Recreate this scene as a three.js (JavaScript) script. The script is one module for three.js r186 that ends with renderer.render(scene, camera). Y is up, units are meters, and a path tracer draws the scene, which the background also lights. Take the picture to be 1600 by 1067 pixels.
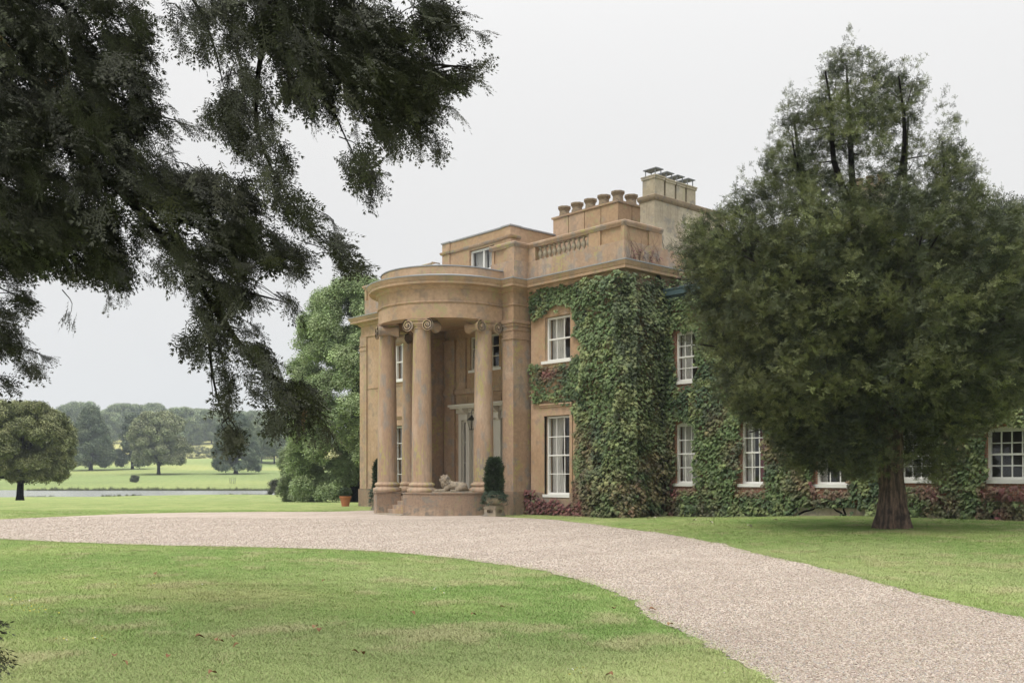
import * as THREE from 'three';
import { mergeGeometries, mergeVertices, toCreasedNormals } from 'three/addons/utils/BufferGeometryUtils.js';
import { MarchingCubes } from 'three/addons/objects/MarchingCubes.js';

// ---------------------------------------------------------------- camera, sky, sun, exposure
// World: y up, metres. x runs along the entrance front of the house (0 = its near corner), z points out of that front.
const EYE = 1.6, ANG = 41.6 * Math.PI / 180, SA = Math.sin(ANG), CA = Math.cos(ANG);
const CAMX = 25.766, CAMZ = 28.666;
const scene = new THREE.Scene();
const camera = new THREE.PerspectiveCamera(2 * Math.atan(743 / 1556) * 180 / Math.PI, 1600 / 1486, 0.1, 6000);
camera.position.set(CAMX, EYE, CAMZ);
camera.lookAt(CAMX - CA * 10, EYE, CAMZ - SA * 10);
camera.setViewOffset(1600, 1486, 0, 0, 1600, 1067);       // level camera with a rising lens: upright walls stay upright
const renderer = new THREE.WebGLRenderer({ antialias: true });
renderer.setSize(1024, 682);
renderer.toneMapping = THREE.LinearToneMapping;
renderer.toneMappingExposure = 1.0;
renderer.shadowMap.enabled = true;

// seeded random numbers
let seed = 12345;
function rnd() { seed = (seed + 0x6D2B79F5) | 0; let t = Math.imul(seed ^ (seed >>> 15), 1 | seed); t = (t + Math.imul(t ^ (t >>> 7), 61 | t)) ^ t; return ((t ^ (t >>> 14)) >>> 0) / 4294967296; }
const rr = (a, b) => a + (b - a) * rnd();
const gauss = () => { let s = 0; for (let i = 0; i < 4; i++) s += rnd(); return (s - 2) * 1.7; };
const clamp = (x, a, b) => Math.min(b, Math.max(a, x));
const sstep = (a, b, x) => { const t = clamp((x - a) / (b - a), 0, 1); return t * t * (3 - 2 * t); };
const lerp = (a, b, t) => a + (b - a) * t;
function hash3(x, y, z) { let h = Math.imul(x, 374761393) ^ Math.imul(y, 668265263) ^ Math.imul(z, 2147483647 - 1013904223); h = Math.imul(h ^ (h >>> 13), 1274126177); return ((h ^ (h >>> 16)) >>> 0) / 4294967296; }
function vnoise(x, y, z, per = 0) {           // value noise, tiling over per cells in x and y when per > 0
  const xi = Math.floor(x), yi = Math.floor(y), zi = Math.floor(z), f = t => t * t * (3 - 2 * t);
  const u = f(x - xi), v = f(y - yi), w = f(z - zi), m = per ? (q => ((q % per) + per) % per) : (q => q);
  const h = (a, b, c) => hash3(m(xi + a), m(yi + b), zi + c);
  return lerp(lerp(lerp(h(0, 0, 0), h(1, 0, 0), u), lerp(h(0, 1, 0), h(1, 1, 0), u), v), lerp(lerp(h(0, 0, 1), h(1, 0, 1), u), lerp(h(0, 1, 1), h(1, 1, 1), u), v), w);
}
function fbm(x, y, z, oct = 4, per = 0) { let s = 0, a = .5, n = 0; for (let i = 0; i < oct; i++) { s += a * vnoise(x, y, z + i * 17, per); n += a; a *= .5; x *= 2; y *= 2; z *= 2; per *= 2; } return s / n; }

// overcast sky: pale grey at the horizon, brighter towards the zenith as a cloud deck is
{
  const W = 512, H = 256, d = new Float32Array(W * H * 4);
  for (let j = 0; j < H; j++) for (let i = 0; i < W; i++) {
    const el = ((j + .5) / H - .5) * Math.PI, s = Math.max(0, Math.sin(el)), az = i / W * Math.PI * 2;
    const cx = Math.cos(az) * Math.cos(el), cz = Math.sin(az) * Math.cos(el), k = 1 / (s + .22);
    const n = fbm(cx * k * 1.1 + 7, cz * k * 1.1 + 3, 2, 4) - .5;
    const L = (.835 + 3.0 * s * s * s * s) * (1 + .07 * n);
    const blue = clamp(.02 - .09 * s - n * .04, 0, .04);
    const o = (j * W + i) * 4;
    d[o] = L * (1.004 - blue); d[o + 1] = L * (1 - blue * .25); d[o + 2] = L * (1 + blue * .5); d[o + 3] = 1;
  }
  const sky = new THREE.DataTexture(d, W, H, THREE.RGBAFormat, THREE.FloatType);
  sky.mapping = THREE.EquirectangularReflectionMapping; sky.magFilter = THREE.LinearFilter; sky.needsUpdate = true;
  scene.background = sky; scene.environment = sky; scene.environmentIntensity = 1;
}
// a weak sun behind the cloud: large and soft, from the front of the house
const sun = new THREE.DirectionalLight(new THREE.Color(1, .95, .87), 1.5);
sun.position.set(-6 + 4, 60, 2 + 38); sun.target.position.set(-6, 0, 2);
sun.shadow.radius = 40; sun.castShadow = true;
Object.assign(sun.shadow.camera, { left: -60, right: 60, top: 60, bottom: -60, near: 1, far: 200 });
sun.shadow.mapSize.set(2048, 2048);
scene.add(sun, sun.target);
scene.fog = new THREE.FogExp2(new THREE.Color(.84, .94, 1), .00036);

// ---------------------------------------------------------------- helpers
const used = {};
function numbered(n) { const k = used[n] = (used[n] ?? -1) + 1; return k ? n + '_' + String(k).padStart(3, '0') : n; }
function tag(o, label, category, group, kind) { const u = { label, category }; if (group) u.group = group; if (kind) u.kind = kind; o.userData = u; return o; }
function thing(name, label, category, [x, y, z] = [0, 0, 0], turn = 0, group) {
  const o = new THREE.Group(); o.name = numbered(name); o.position.set(x, y, z); o.rotation.y = turn; scene.add(o);
  return tag(o, label, category, group);
}
function part(name, parent, pos) { const o = new THREE.Group(); o.name = numbered(name); if (pos) o.position.set(...pos); parent.add(o); return o; }
function copyOf(src, label, [x, y, z], turn = 0, scale = 1) {
  const o = src.clone(); o.name = numbered(src.name.replace(/_\d{3}$/, '')); scene.add(o); o.position.set(x, y, z); o.rotation.y = turn; o.scale.setScalar(scale);
  o.userData = { ...src.userData }; if (label) o.userData.label = label; return o;
}
function at(px, py, d) {                       // a measured direction and a distance give a point of the place
  const r = (px - 800) / 1556 * d;
  return new THREE.Vector3(CAMX + r * SA - d * CA, EYE + (743 - py) * d / 1556, CAMZ - r * CA - d * SA);
}
const depthOf = (x, z) => (CAMX - x) * CA + (CAMZ - z) * SA, rightOf = (x, z) => (x - CAMX) * SA - (z - CAMZ) * CA;
function worldUV(g) {                          // uv in metres from the main direction of every face
  if (g.index) g = g.toNonIndexed();
  const p = g.attributes.position, uv = new Float32Array(p.count * 2), a = new THREE.Vector3(), b = new THREE.Vector3(), c = new THREE.Vector3();
  for (let i = 0; i < p.count; i += 3) {
    a.fromBufferAttribute(p, i); b.fromBufferAttribute(p, i + 1).sub(a); c.fromBufferAttribute(p, i + 2).sub(a); b.cross(c);
    const ax = Math.abs(b.x), ay = Math.abs(b.y), az = Math.abs(b.z);
    for (let k = i; k < i + 3; k++) {
      const x = p.getX(k), y = p.getY(k), z = p.getZ(k);
      if (ay > ax && ay > az) { uv[k * 2] = x; uv[k * 2 + 1] = z; } else if (ax > az) { uv[k * 2] = z; uv[k * 2 + 1] = y; } else { uv[k * 2] = x; uv[k * 2 + 1] = y; }
    }
  }
  g.setAttribute('uv', new THREE.BufferAttribute(uv, 2)); g.deleteAttribute('uv1'); return g;
}
function box(x0, x1, y0, y1, z0, z1) { return worldUV(new THREE.BoxGeometry(x1 - x0, y1 - y0, z1 - z0).translate((x0 + x1) / 2, (y0 + y1) / 2, (z0 + z1) / 2)); }
function norm(g) { if (g.index) g = g.toNonIndexed(); for (const k of Object.keys(g.attributes)) if (!['position', 'normal', 'uv'].includes(k)) g.deleteAttribute(k); if (!g.attributes.normal) g.computeVertexNormals(); if (!g.attributes.uv) g = worldUV(g); return g; }
function mesh(name, geos, mat, parent, extra) {
  if (!Array.isArray(geos)) geos = [geos];
  const g = geos.length > 1 ? mergeGeometries(geos.map(norm)) : geos[0];
  const m = new THREE.Mesh(g, mat); m.name = parent === scene || !parent ? numbered(name) : numbered(name);
  m.castShadow = m.receiveShadow = true; (parent || scene).add(m); if (extra) Object.assign(m.userData, extra); return m;
}
// sweep of a profile [[outwards, height], ...] along a plan path [[x, z], ...]; outwards is left of (x,z) turned to (-dz, dx)
function sweep(path, prof, crease = .6) {
  const n = path.length, M = [];
  const nrm = i => { const [x0, z0] = path[i], [x1, z1] = path[i + 1], l = Math.hypot(x1 - x0, z1 - z0); return [-(z1 - z0) / l, (x1 - x0) / l]; };
  for (let i = 0; i < n; i++) {
    const a = nrm(Math.max(0, i - 1)), b = nrm(Math.min(n - 2, i)), d = 1 + a[0] * b[0] + a[1] * b[1];
    M.push([(a[0] + b[0]) / d, (a[1] + b[1]) / d]);
  }
  const P = [], U = [], pt = (i, j) => [path[i][0] + M[i][0] * prof[j][0], prof[j][1], path[i][1] + M[i][1] * prof[j][0]];
  let s = 0;
  for (let i = 0; i < n - 1; i++) {
    const l = Math.hypot(path[i + 1][0] - path[i][0], path[i + 1][1] - path[i][1]); let t = prof[0][1];
    for (let j = 0; j < prof.length - 1; j++) {
      const q = Math.hypot(prof[j + 1][0] - prof[j][0], prof[j + 1][1] - prof[j][1]);
      const A = pt(i, j), B = pt(i + 1, j), C = pt(i + 1, j + 1), D = pt(i, j + 1);
      P.push(...A, ...B, ...C, ...A, ...C, ...D); U.push(s, t, s + l, t, s + l, t + q, s, t, s + l, t + q, s, t + q); t += q;
    }
    s += l;
  }
  const g = new THREE.BufferGeometry();
  g.setAttribute('position', new THREE.Float32BufferAttribute(P, 3)); g.setAttribute('uv', new THREE.Float32BufferAttribute(U, 2)); g.computeVertexNormals();
  return toCreasedNormals(g, crease);
}
function lathe(pts, seg = 24, crease = .7) {
  const g = toCreasedNormals(new THREE.LatheGeometry(pts.map(p => new THREE.Vector2(p[0], p[1])), seg), crease), u = g.attributes.uv, q = g.attributes.position, R = Math.max(...pts.map(p => p[0]));
  for (let i = 0; i < u.count; i++) u.setXY(i, u.getX(i) * Math.max(1, Math.round(R * 6)), q.getY(i)); return g;
}
function tube(pts, radii, rs = 6) {            // tapered tube through points
  const cur = pts.length > 2 ? new THREE.CatmullRomCurve3(pts) : null, n = pts.length > 2 ? (pts.length - 1) * 3 : 1, P = [], N = [], U = [], I = [];
  let ref = new THREE.Vector3(0.3, 1, 0.2).normalize(), len = 0, last = null;
  for (let i = 0; i <= n; i++) {
    const t = i / n, p = cur ? cur.getPoint(t) : pts[0].clone().lerp(pts[1], t), tan = (cur ? cur.getTangent(t) : pts[1].clone().sub(pts[0])).normalize();
    const k = t * (radii.length - 1), a = Math.floor(Math.min(k, radii.length - 2)), r = lerp(radii[a], radii[a + 1], k - a);
    const e1 = ref.clone().addScaledVector(tan, -ref.dot(tan)); if (e1.lengthSq() < 1e-4) e1.set(tan.y, -tan.x, .01); e1.normalize(); ref = e1.clone();
    const e2 = tan.clone().cross(e1); if (last) len += p.distanceTo(last); last = p;
    for (let j = 0; j <= rs; j++) { const th = j / rs * Math.PI * 2, v = e1.clone().multiplyScalar(Math.cos(th)).addScaledVector(e2, Math.sin(th)); P.push(p.x + v.x * r, p.y + v.y * r, p.z + v.z * r); N.push(v.x, v.y, v.z); U.push(j / rs * Math.max(.2, r * 6), len); }
  }
  for (let i = 0; i < n; i++) for (let j = 0; j < rs; j++) { const a = i * (rs + 1) + j, b = a + rs + 1; I.push(a, b, a + 1, b, b + 1, a + 1); }
  const g = new THREE.BufferGeometry(); g.setAttribute('position', new THREE.Float32BufferAttribute(P, 3)); g.setAttribute('normal', new THREE.Float32BufferAttribute(N, 3)); g.setAttribute('uv', new THREE.Float32BufferAttribute(U, 2)); g.setIndex(I); return g.toNonIndexed();
}
function instanced(name, geo, mat, parent, mats, cols, kind) {
  const m = new THREE.InstancedMesh(geo, mat, mats.length); m.name = numbered(name); m.castShadow = m.receiveShadow = true;
  for (let i = 0; i < mats.length; i++) { m.setMatrixAt(i, mats[i]); if (cols) m.setColorAt(i, cols[i]); }
  if (kind) m.userData.kind = kind; (parent || scene).add(m); return m;
}
const _e = new THREE.Euler(), _q = new THREE.Quaternion(), _s = new THREE.Vector3(), _p = new THREE.Vector3();
const place = (x, y, z, rx, ry, rz, s) => new THREE.Matrix4().compose(_p.set(x, y, z), _q.setFromEuler(_e.set(rx, ry, rz, 'YXZ')), _s.set(s, s, s));
const _b = new THREE.Matrix4(), _x = new THREE.Vector3(), _y = new THREE.Vector3(), _z = new THREE.Vector3();
function frameMat(p, dir, up, s) {             // local x along dir, local y close to up
  _x.copy(dir).normalize(); _z.crossVectors(_x, up); if (_z.lengthSq() < 1e-6) _z.set(0, 0, 1); _z.normalize(); _y.crossVectors(_z, _x);
  _b.makeBasis(_x.clone().multiplyScalar(s), _y.clone().multiplyScalar(s), _z.clone().multiplyScalar(s)); _b.setPosition(p); return _b.clone();
}
// triangles with own vertices: collects leaf blades and the like
class Tri {
  constructor() { this.p = []; this.c = []; this.n = []; }
  t(a, b, c) { this.p.push(a.x, a.y, a.z, b.x, b.y, b.z, c.x, c.y, c.z); }
  quad(a, b, c, d) { this.t(a, b, c); this.t(a, c, d); }
  geo() { const g = new THREE.BufferGeometry(); g.setAttribute('position', new THREE.Float32BufferAttribute(this.p, 3)); g.computeVertexNormals(); return g; }
}
const V3 = (x, y, z) => new THREE.Vector3(x, y, z);

// ---------------------------------------------------------------- textures and materials
function texture(N, f, srgb) {
  const d = new Uint8Array(N * N * 4);
  for (let j = 0; j < N; j++) for (let i = 0; i < N; i++) { const c = f(i / N, j / N), o = (j * N + i) * 4; for (let k = 0; k < 3; k++) { const v = clamp(c[k], 0, 1); d[o + k] = Math.round(255 * (srgb ? (v <= .0031308 ? v * 12.92 : 1.055 * Math.pow(v, 1 / 2.4) - .055) : v)); } d[o + 3] = 255; }
  const t = new THREE.DataTexture(d, N, N, THREE.RGBAFormat); t.wrapS = t.wrapT = THREE.RepeatWrapping; t.magFilter = THREE.LinearFilter; t.minFilter = THREE.LinearMipmapLinearFilter; t.generateMipmaps = true;
  if (srgb) t.colorSpace = THREE.SRGBColorSpace; t.needsUpdate = true; return t;
}
function rep(t, sx, sy = sx) { const c = t.clone(); c.repeat.set(1 / sx, 1 / sy); c.needsUpdate = true; return c; }
const mixc = (a, b, t) => [lerp(a[0], b[0], t), lerp(a[1], b[1], t), lerp(a[2], b[2], t)];
const P = 8;
const grainTex = texture(512, (u, v) => { const n = fbm(u * 32, v * 32, 5, 4, 32), m = hash3(Math.floor(u * 512), Math.floor(v * 512), 9); const h = n * .7 + m * .3; return [h, h, h]; });
// rendered sandstone: ochre brown with paler washed patches, grey weathering and soot runs
function stoneTex(zz, base, pale, grey, dark, lich, amt) {
  return texture(512, (u, v) => {
    const big = fbm(u * 4, v * 4, zz, 4, 4), mid = fbm(u * 14, v * 14, zz + 3, 4, 14), fine = fbm(u * 64, v * 64, zz + 7, 3, 64), run = fbm(u * 40, v * 4, zz + 11, 3, 0 || 4);
    let c = mixc(base, pale, sstep(.4, .75, big));
    c = mixc(c, grey, amt * sstep(.52, .72, mid) * .8);
    c = mixc(c, dark, amt * sstep(.58, .82, run) * .22);
    c = mixc(c, lich, amt * sstep(.58, .7, fbm(u * 9, v * 5, zz + 19, 4, 0) * .6 + fine * .4) * .7);
    const k = .82 + .36 * fine; return [c[0] * k, c[1] * k, c[2] * k];
  }, true);
}
const STONE = [.4, .265, .16];
const stoneA = stoneTex(1, STONE, [.47, .325, .22], [.33, .245, .18], [.2, .135, .095], [.33, .285, .15], 1.05);
const stoneB = stoneTex(31, [.385, .262, .175], [.46, .345, .255], [.3, .255, .215], [.16, .12, .09], [.36, .315, .12], 1.1);      // weathered, with lichen
const stoneC = stoneTex(61, [.38, .32, .235], [.5, .44, .335], [.29, .26, .215], [.1, .09, .08], [.36, .32, .21], 1.3);       // pale chimney stone
const stoneD = stoneTex(91, [.31, .22, .155], [.42, .31, .22], [.25, .21, .17], [.1, .078, .06], [.25, .225, .12], 1.25);     // damp plinths
function std(o) { return new THREE.MeshStandardMaterial({ roughness: .9, ...o }); }
const M = {};
M.stone = std({ map: rep(stoneA, 6), bumpMap: rep(grainTex, 1.2), bumpScale: .006 });
M.weathered = std({ map: rep(stoneB, 5), bumpMap: rep(grainTex, 1), bumpScale: .01 });
M.column = std({ map: rep(stoneB, 3.4, 9), bumpMap: rep(grainTex, .8), bumpScale: .008 });
M.pale = std({ map: rep(stoneC, 5), bumpMap: rep(grainTex, 1), bumpScale: .01 });
M.plinth = std({ map: rep(stoneD, 3), bumpMap: rep(grainTex, .8), bumpScale: .014 });
M.lead = std({ color: new THREE.Color(.34, .35, .37), roughness: .6, metalness: .2, bumpMap: rep(grainTex, 1), bumpScale: .004 });
M.white = std({ color: new THREE.Color(.76, .75, .71), roughness: .5 });
M.cream = std({ color: new THREE.Color(.62, .59, .51), roughness: .6, bumpMap: rep(grainTex, 1), bumpScale: .002 });
M.glass = new THREE.MeshPhysicalMaterial({ color: 0xffffff, roughness: .02, transmission: 1, thickness: 0, ior: 1.5 });
M.net = std({ color: new THREE.Color(.5, .49, .46), side: THREE.DoubleSide });
M.redCurtain = std({ color: new THREE.Color(.16, .025, .03), side: THREE.DoubleSide });
M.room = std({ color: new THREE.Color(.2, .17, .14) });
M.iron = std({ color: new THREE.Color(.025, .027, .03), roughness: .5, metalness: .3 });
M.greenIron = std({ color: new THREE.Color(.06, .1, .11), roughness: .5 });
M.slate = std({ color: new THREE.Color(.2, .21, .235), roughness: .7, bumpMap: rep(grainTex, 1), bumpScale: .006 });
M.pot = std({ map: rep(stoneC, 1.7), color: new THREE.Color(.62, .55, .5), bumpMap: rep(grainTex, .6), bumpScale: .008 });
M.terracotta = std({ color: new THREE.Color(.42, .16, .08), bumpMap: rep(grainTex, .4), bumpScale: .004 });
M.soil = std({ color: new THREE.Color(.05, .035, .025) });
const brickTex = texture(512, (u, v) => { const r = Math.floor(v * 24), x = u * 8 + (r % 2) * .5, m = (v * 24 % 1) < .12 || (x % 1) < .05; const h = hash3(Math.floor(x) % 8, r, 3), n = fbm(u * 60, v * 60, 3, 3, 60); return m ? [.4 * n + .2, .36 * n + .17, .3 * n + .14] : [(.25 + .16 * h) * (.6 + .8 * n), (.12 + .06 * h) * (.6 + .8 * n), (.075 + .04 * h) * (.6 + .8 * n)]; }, true);
M.brick = std({ map: rep(brickTex, 1.8), bumpMap: rep(grainTex, .6), bumpScale: .008 });
const barkTex = texture(512, (u, v) => { const n = fbm(u * 24, v * 5, 3, 5, 0), f = fbm(u * 50, v * 50, 8, 3, 50); const k = sstep(.3, .7, n * .6 + .4 * fbm(u * 12, v * 14, 21, 4, 0)) * (.6 + .8 * f); return [.035 + .13 * k, .024 + .085 * k, .019 + .06 * k]; }, true);
M.bark = std({ map: barkTex, bumpMap: barkTex, bumpScale: .04 });
M.greyBark = std({ map: barkTex, color: new THREE.Color(.9, 1, 1.05), bumpMap: barkTex, bumpScale: .05 });
M.limb = std({ color: new THREE.Color(.12, .085, .07), bumpMap: barkTex, bumpScale: .03 });
M.twig = std({ color: new THREE.Color(.06, .04, .03) });
M.leaf = std({ color: 0xffffff, roughness: .7, side: THREE.DoubleSide });
M.yewLeaf = std({ color: 0xffffff, roughness: .75, side: THREE.DoubleSide });
// ---------------------------------------------------------------- the ground
const PROFILE = [[-400, 0], [58, 0], [90, -.68], [116, -1.2], [124, -1.75], [196, -1.75], [203, -1.15], [230, -.3], [300, 1.9], [360, 4], [450, 9], [560, 15], [700, 27], [850, 38], [1100, 44], [4000, 60]];
function profile(d) { for (let i = 1; i < PROFILE.length; i++) if (d < PROFILE[i][0]) { const [a, b] = PROFILE[i - 1], [c, e] = PROFILE[i], t = (d - a) / (c - a); return lerp(b, e, t); } return 60; }
const shore = r => 7 + 18 * sstep(-72, -36, r);         // the near bank lies farther off on the right
function groundH(x, z) {
  const d = depthOf(x, z), r = rightOf(x, z);
  let h = profile(d > 100 && d < 190 ? d - shore(r) * sstep(100, 116, d) : d) + (d > 230 ? (fbm(x * .006, z * .006, 4, 3) - .5) * sstep(260, 600, d) * 10 : 0);
  h += .25 * sstep(1, 10, x) * (1 - sstep(4, 14, z)) * sstep(-60, -20, z);
  h -= .09 * Math.exp(-((x + 6) ** 2 + (z - 5) ** 2) / 40);
  if (d > 40 && d < 128) h += (fbm(x * .08, z * .08, 9, 3) - .5) * .25 * sstep(58, 80, d);
  return h;
}
const grassTex = texture(512, (u, v) => {
  const a = fbm(u * 6, v * 6, 2, 4, 6), b = fbm(u * 40, v * 40, 6, 3, 40), f = fbm(u * 128, v * 128, 3, 2, 128);
  let c = mixc([.2, .27, .075], [.29, .33, .115], sstep(.3, .7, a)); c = mixc(c, [.3, .27, .12], sstep(.58, .8, b) * .5);
  const k = .55 + .9 * f; return [c[0] * k, c[1] * k, c[2] * k];
}, true);
{
  const ds = [], rs = [];
  for (let d = -60; d < 60; d += 2) ds.push(d); for (let d = 60; d < 260; d += 2.5) ds.push(d); for (let d = 260; d < 1200; d += 14) ds.push(d); for (let d = 1200; d <= 2200; d += 100) ds.push(d);
  for (let r = -1600; r < -600; r += 100) rs.push(r); for (let r = -600; r < -60; r += 12) rs.push(r); for (let r = -60; r < 60; r += 2) rs.push(r); for (let r = 60; r < 300; r += 12) rs.push(r); for (let r = 300; r <= 1600; r += 100) rs.push(r);
  const p = [], uv = [], col = [], idx = [];
  for (const d of ds) for (const r of rs) {
    const x = CAMX + r * SA - d * CA, z = CAMZ - r * CA - d * SA; p.push(x, groundH(x, z), z); uv.push(x, z);
    const n = fbm(x * .012, z * .012, 1, 3), f = fbm(x * .05, z * .05, 8, 2);
    let c = [1, 1, 1];
    if (d > 116 + shore(r) && d < 205) c = [.75, .8, .7];                                       // rough grass by the water
    if (d > 205) c = mixc([.82, .87, .85], [1.08, 1.02, 1.0], sstep(.4, .65, n));      // grazed pasture
    if (d > 330) c = mixc([1.35, 1.2, 1.2], [.95, 1, 1], sstep(.45, .6, n));           // dry hay fields up the slope
    if (d > 430) c = n > .5 ? [1.7, 1.35, 1.5] : [.95, 1.05, .9];
    const k = .88 + .24 * f; col.push(c[0] * k, c[1] * k, c[2] * k);
  }
  const W = rs.length; for (let i = 0; i < ds.length - 1; i++) for (let j = 0; j < W - 1; j++) { const a = i * W + j, b = a + W; idx.push(a, a + 1, b, a + 1, b + 1, b); }
  const g = new THREE.BufferGeometry(); g.setAttribute('position', new THREE.Float32BufferAttribute(p, 3)); g.setAttribute('uv', new THREE.Float32BufferAttribute(uv, 2)); g.setAttribute('color', new THREE.Float32BufferAttribute(col, 3)); g.setIndex(idx); g.computeVertexNormals();
  const m = mesh('ground', g, std({ map: rep(grassTex, 5.3), bumpMap: rep(grainTex, .9), bumpScale: .03, vertexColors: true, roughness: 1 }), scene);
  tag(m, 'wide green lawn and rolling pasture around the house', 'ground', null, 'structure');
}
// gravel drive: a loop past the portico and away to the lower right
const DRIVE = [[-7.5, 25.5], [-12.09, 21.3], [-13.53, 18.58], [-14.6, 16.12], [-15.6, 13.4], [-15.4, 10.48], [-14.2, 7.64], [-12.9, 5.2], [-12.9, 2.2], [-5.5, 2.2], [-3.55, 2.55], [-.52, 3.13], [3.13, 5.22], [6.63, 7.8], [8.91, 8.83], [10.57, 9.6], [12.38, 10.53], [14.06, 11.74], [15.52, 12.65], [16.65, 13.45], [18.13, 14.67], [19.16, 15.51], [20.23, 16.34], [21.27, 17.07], [22.13, 17.7], [25, 20.2], [28, 23.5],
  [27, 27], [24.5, 24.6], [22.24, 22.9], [21.36, 22.05], [20.31, 21.27], [19.21, 20.55], [18.43, 20.12], [17.89, 19.6], [17.23, 19.05], [15.74, 18.15], [13.71, 17.25], [11.87, 16.95], [10.1, 16.78], [8.48, 16.89], [7.15, 17.31], [5.53, 18.27], [3.53, 19.62], [.95, 20.9], [-1.35, 21.71], [-4.12, 22.85]];
const driveCurve = DRIVE.map(p => new THREE.Vector2(p[0], p[1]));
// uneven edge: every span is cut up and shifted a little
const driveEdge = [];
for (let i = 0; i < driveCurve.length; i++) { const a = driveCurve[i], b = driveCurve[(i + 1) % driveCurve.length], n = Math.max(1, Math.round(a.distanceTo(b) / .18)); for (let k = 0; k < n; k++) { const x = lerp(a.x, b.x, k / n), z = lerp(a.y, b.y, k / n), nx = (b.y - a.y), nz = -(b.x - a.x), l = Math.hypot(nx, nz), s = (fbm(x * 3.5, z * 3.5, 3, 3) - .5) * .2; driveEdge.push(new THREE.Vector2(x + nx / l * s, z + nz / l * s)); } }
function inDrive(x, z) { let c = false; for (let i = 0, j = driveEdge.length - 1; i < driveEdge.length; j = i++) { const a = driveEdge[i], b = driveEdge[j]; if ((a.y > z) !== (b.y > z) && x < (b.x - a.x) * (z - a.y) / (b.y - a.y) + a.x) c = !c; } return c; }
const driveGrid = new Map();                   // quick lookup, 0.1 m cells
const onDrive = (x, z) => { const k = Math.round(x * 10) * 100000 + Math.round(z * 10); let v = driveGrid.get(k); if (v === undefined) driveGrid.set(k, v = inDrive(x, z)); return v; };
const gravelTex = texture(1024, (u, v) => {
  const big = fbm(u * 5, v * 5, 4, 3, 5), st = hash3(Math.floor(u * 340), Math.floor(v * 340), 2), f = fbm(u * 256, v * 256, 8, 2, 256);
  let c = mixc([.335, .282, .228], [.42, .362, .3], sstep(.3, .7, big)); c = mixc(c, st > .5 ? [.68, .58, .52] : [.3, .2, .15], Math.abs(st - .5) * 1.1);
  const k = .5 + f; return [c[0] * k, c[1] * k, c[2] * k];
}, true);
{
  const tris = THREE.ShapeUtils.triangulateShape(driveEdge, []), p = [], step = 1.4;
  // clip-free refinement: split long triangles so that the sheet follows the ground
  const out = []; const stack = tris.map(t => t.map(i => driveEdge[i]));
  while (stack.length) { const t = stack.pop(); let m = 0, e = 0; for (let k = 0; k < 3; k++) { const l = t[k].distanceTo(t[(k + 1) % 3]); if (l > m) { m = l; e = k; } } if (m < step) out.push(t); else { const a = t[e], b = t[(e + 1) % 3], c = t[(e + 2) % 3], mid = new THREE.Vector2((a.x + b.x) / 2, (a.y + b.y) / 2); stack.push([a, mid, c], [mid, b, c]); } }
  const uv = []; for (const t of out) for (const q of t) { p.push(q.x, groundH(q.x, q.y) + .016, q.y); uv.push(q.x, q.y); }
  const g = new THREE.BufferGeometry(); g.setAttribute('position', new THREE.Float32BufferAttribute(p, 3)); g.setAttribute('uv', new THREE.Float32BufferAttribute(uv, 2)); const gi = mergeVertices(g); gi.computeVertexNormals();
  const nn = gi.attributes.normal; for (let i = 0; i < nn.count; i++) if (nn.getY(i) < 0) nn.setXYZ(i, -nn.getX(i), -nn.getY(i), -nn.getZ(i));
  if (gi.index) { const a = gi.index.array; for (let i = 0; i < a.length; i += 3) { const A = a[i], B = a[i + 1], C = a[i + 2], q = gi.attributes.position; const cr = (q.getX(B) - q.getX(A)) * (q.getZ(C) - q.getZ(A)) - (q.getZ(B) - q.getZ(A)) * (q.getX(C) - q.getX(A)); if (cr > 0) { a[i + 1] = C; a[i + 2] = B; } } }
  const m = mesh('gravel_drive', gi, std({ map: rep(gravelTex, 3.1), bumpMap: rep(gravelTex, 3.1), bumpScale: .012, roughness: 1 }), scene);
  tag(m, 'pinkish beige gravel drive curving from the portico to the lower right', 'drive', null, 'structure');
}
// the lake in the hollow beyond the lawn
{
  const pts = []; const q = (r, d) => { const x = CAMX + r * SA - d * CA, z = CAMZ - r * CA - d * SA; pts.push(new THREE.Vector2(x, z)); };
  for (let i = 0; i <= 60; i++) { const r = -260 + i * 3.75; q(r, 119.5 + shore(r) + fbm(r * .06, 1, 2, 3) * 5); } for (let i = 60; i >= 0; i--) { const r = -260 + i * 3.75; q(r, lerp(199, 190, sstep(-60, 40, r)) + fbm(r * .05, 7, 2, 3) * 5); }
  const tr = THREE.ShapeUtils.triangulateShape(pts, []), p = [], uv = []; for (const t of tr) for (const i of [t[0], t[2], t[1]]) { p.push(pts[i].x, -1.33, pts[i].y); uv.push(pts[i].x, pts[i].y); }
  const g = new THREE.BufferGeometry(); g.setAttribute('position', new THREE.Float32BufferAttribute(p, 3)); g.setAttribute('uv', new THREE.Float32BufferAttribute(uv, 2)); g.setAttribute('normal', new THREE.Float32BufferAttribute(p.map((_, i) => i % 3 === 1 ? 1 : 0), 3));
  const m = mesh('lake', g, new THREE.MeshPhysicalMaterial({ color: new THREE.Color(.3, .31, .3), roughness: .15, ior: 1.33, bumpMap: rep(grainTex, 9), bumpScale: .06 }), scene);
  tag(m, 'narrow pale lake lying across the park', 'lake', null, 'structure');
}
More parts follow.
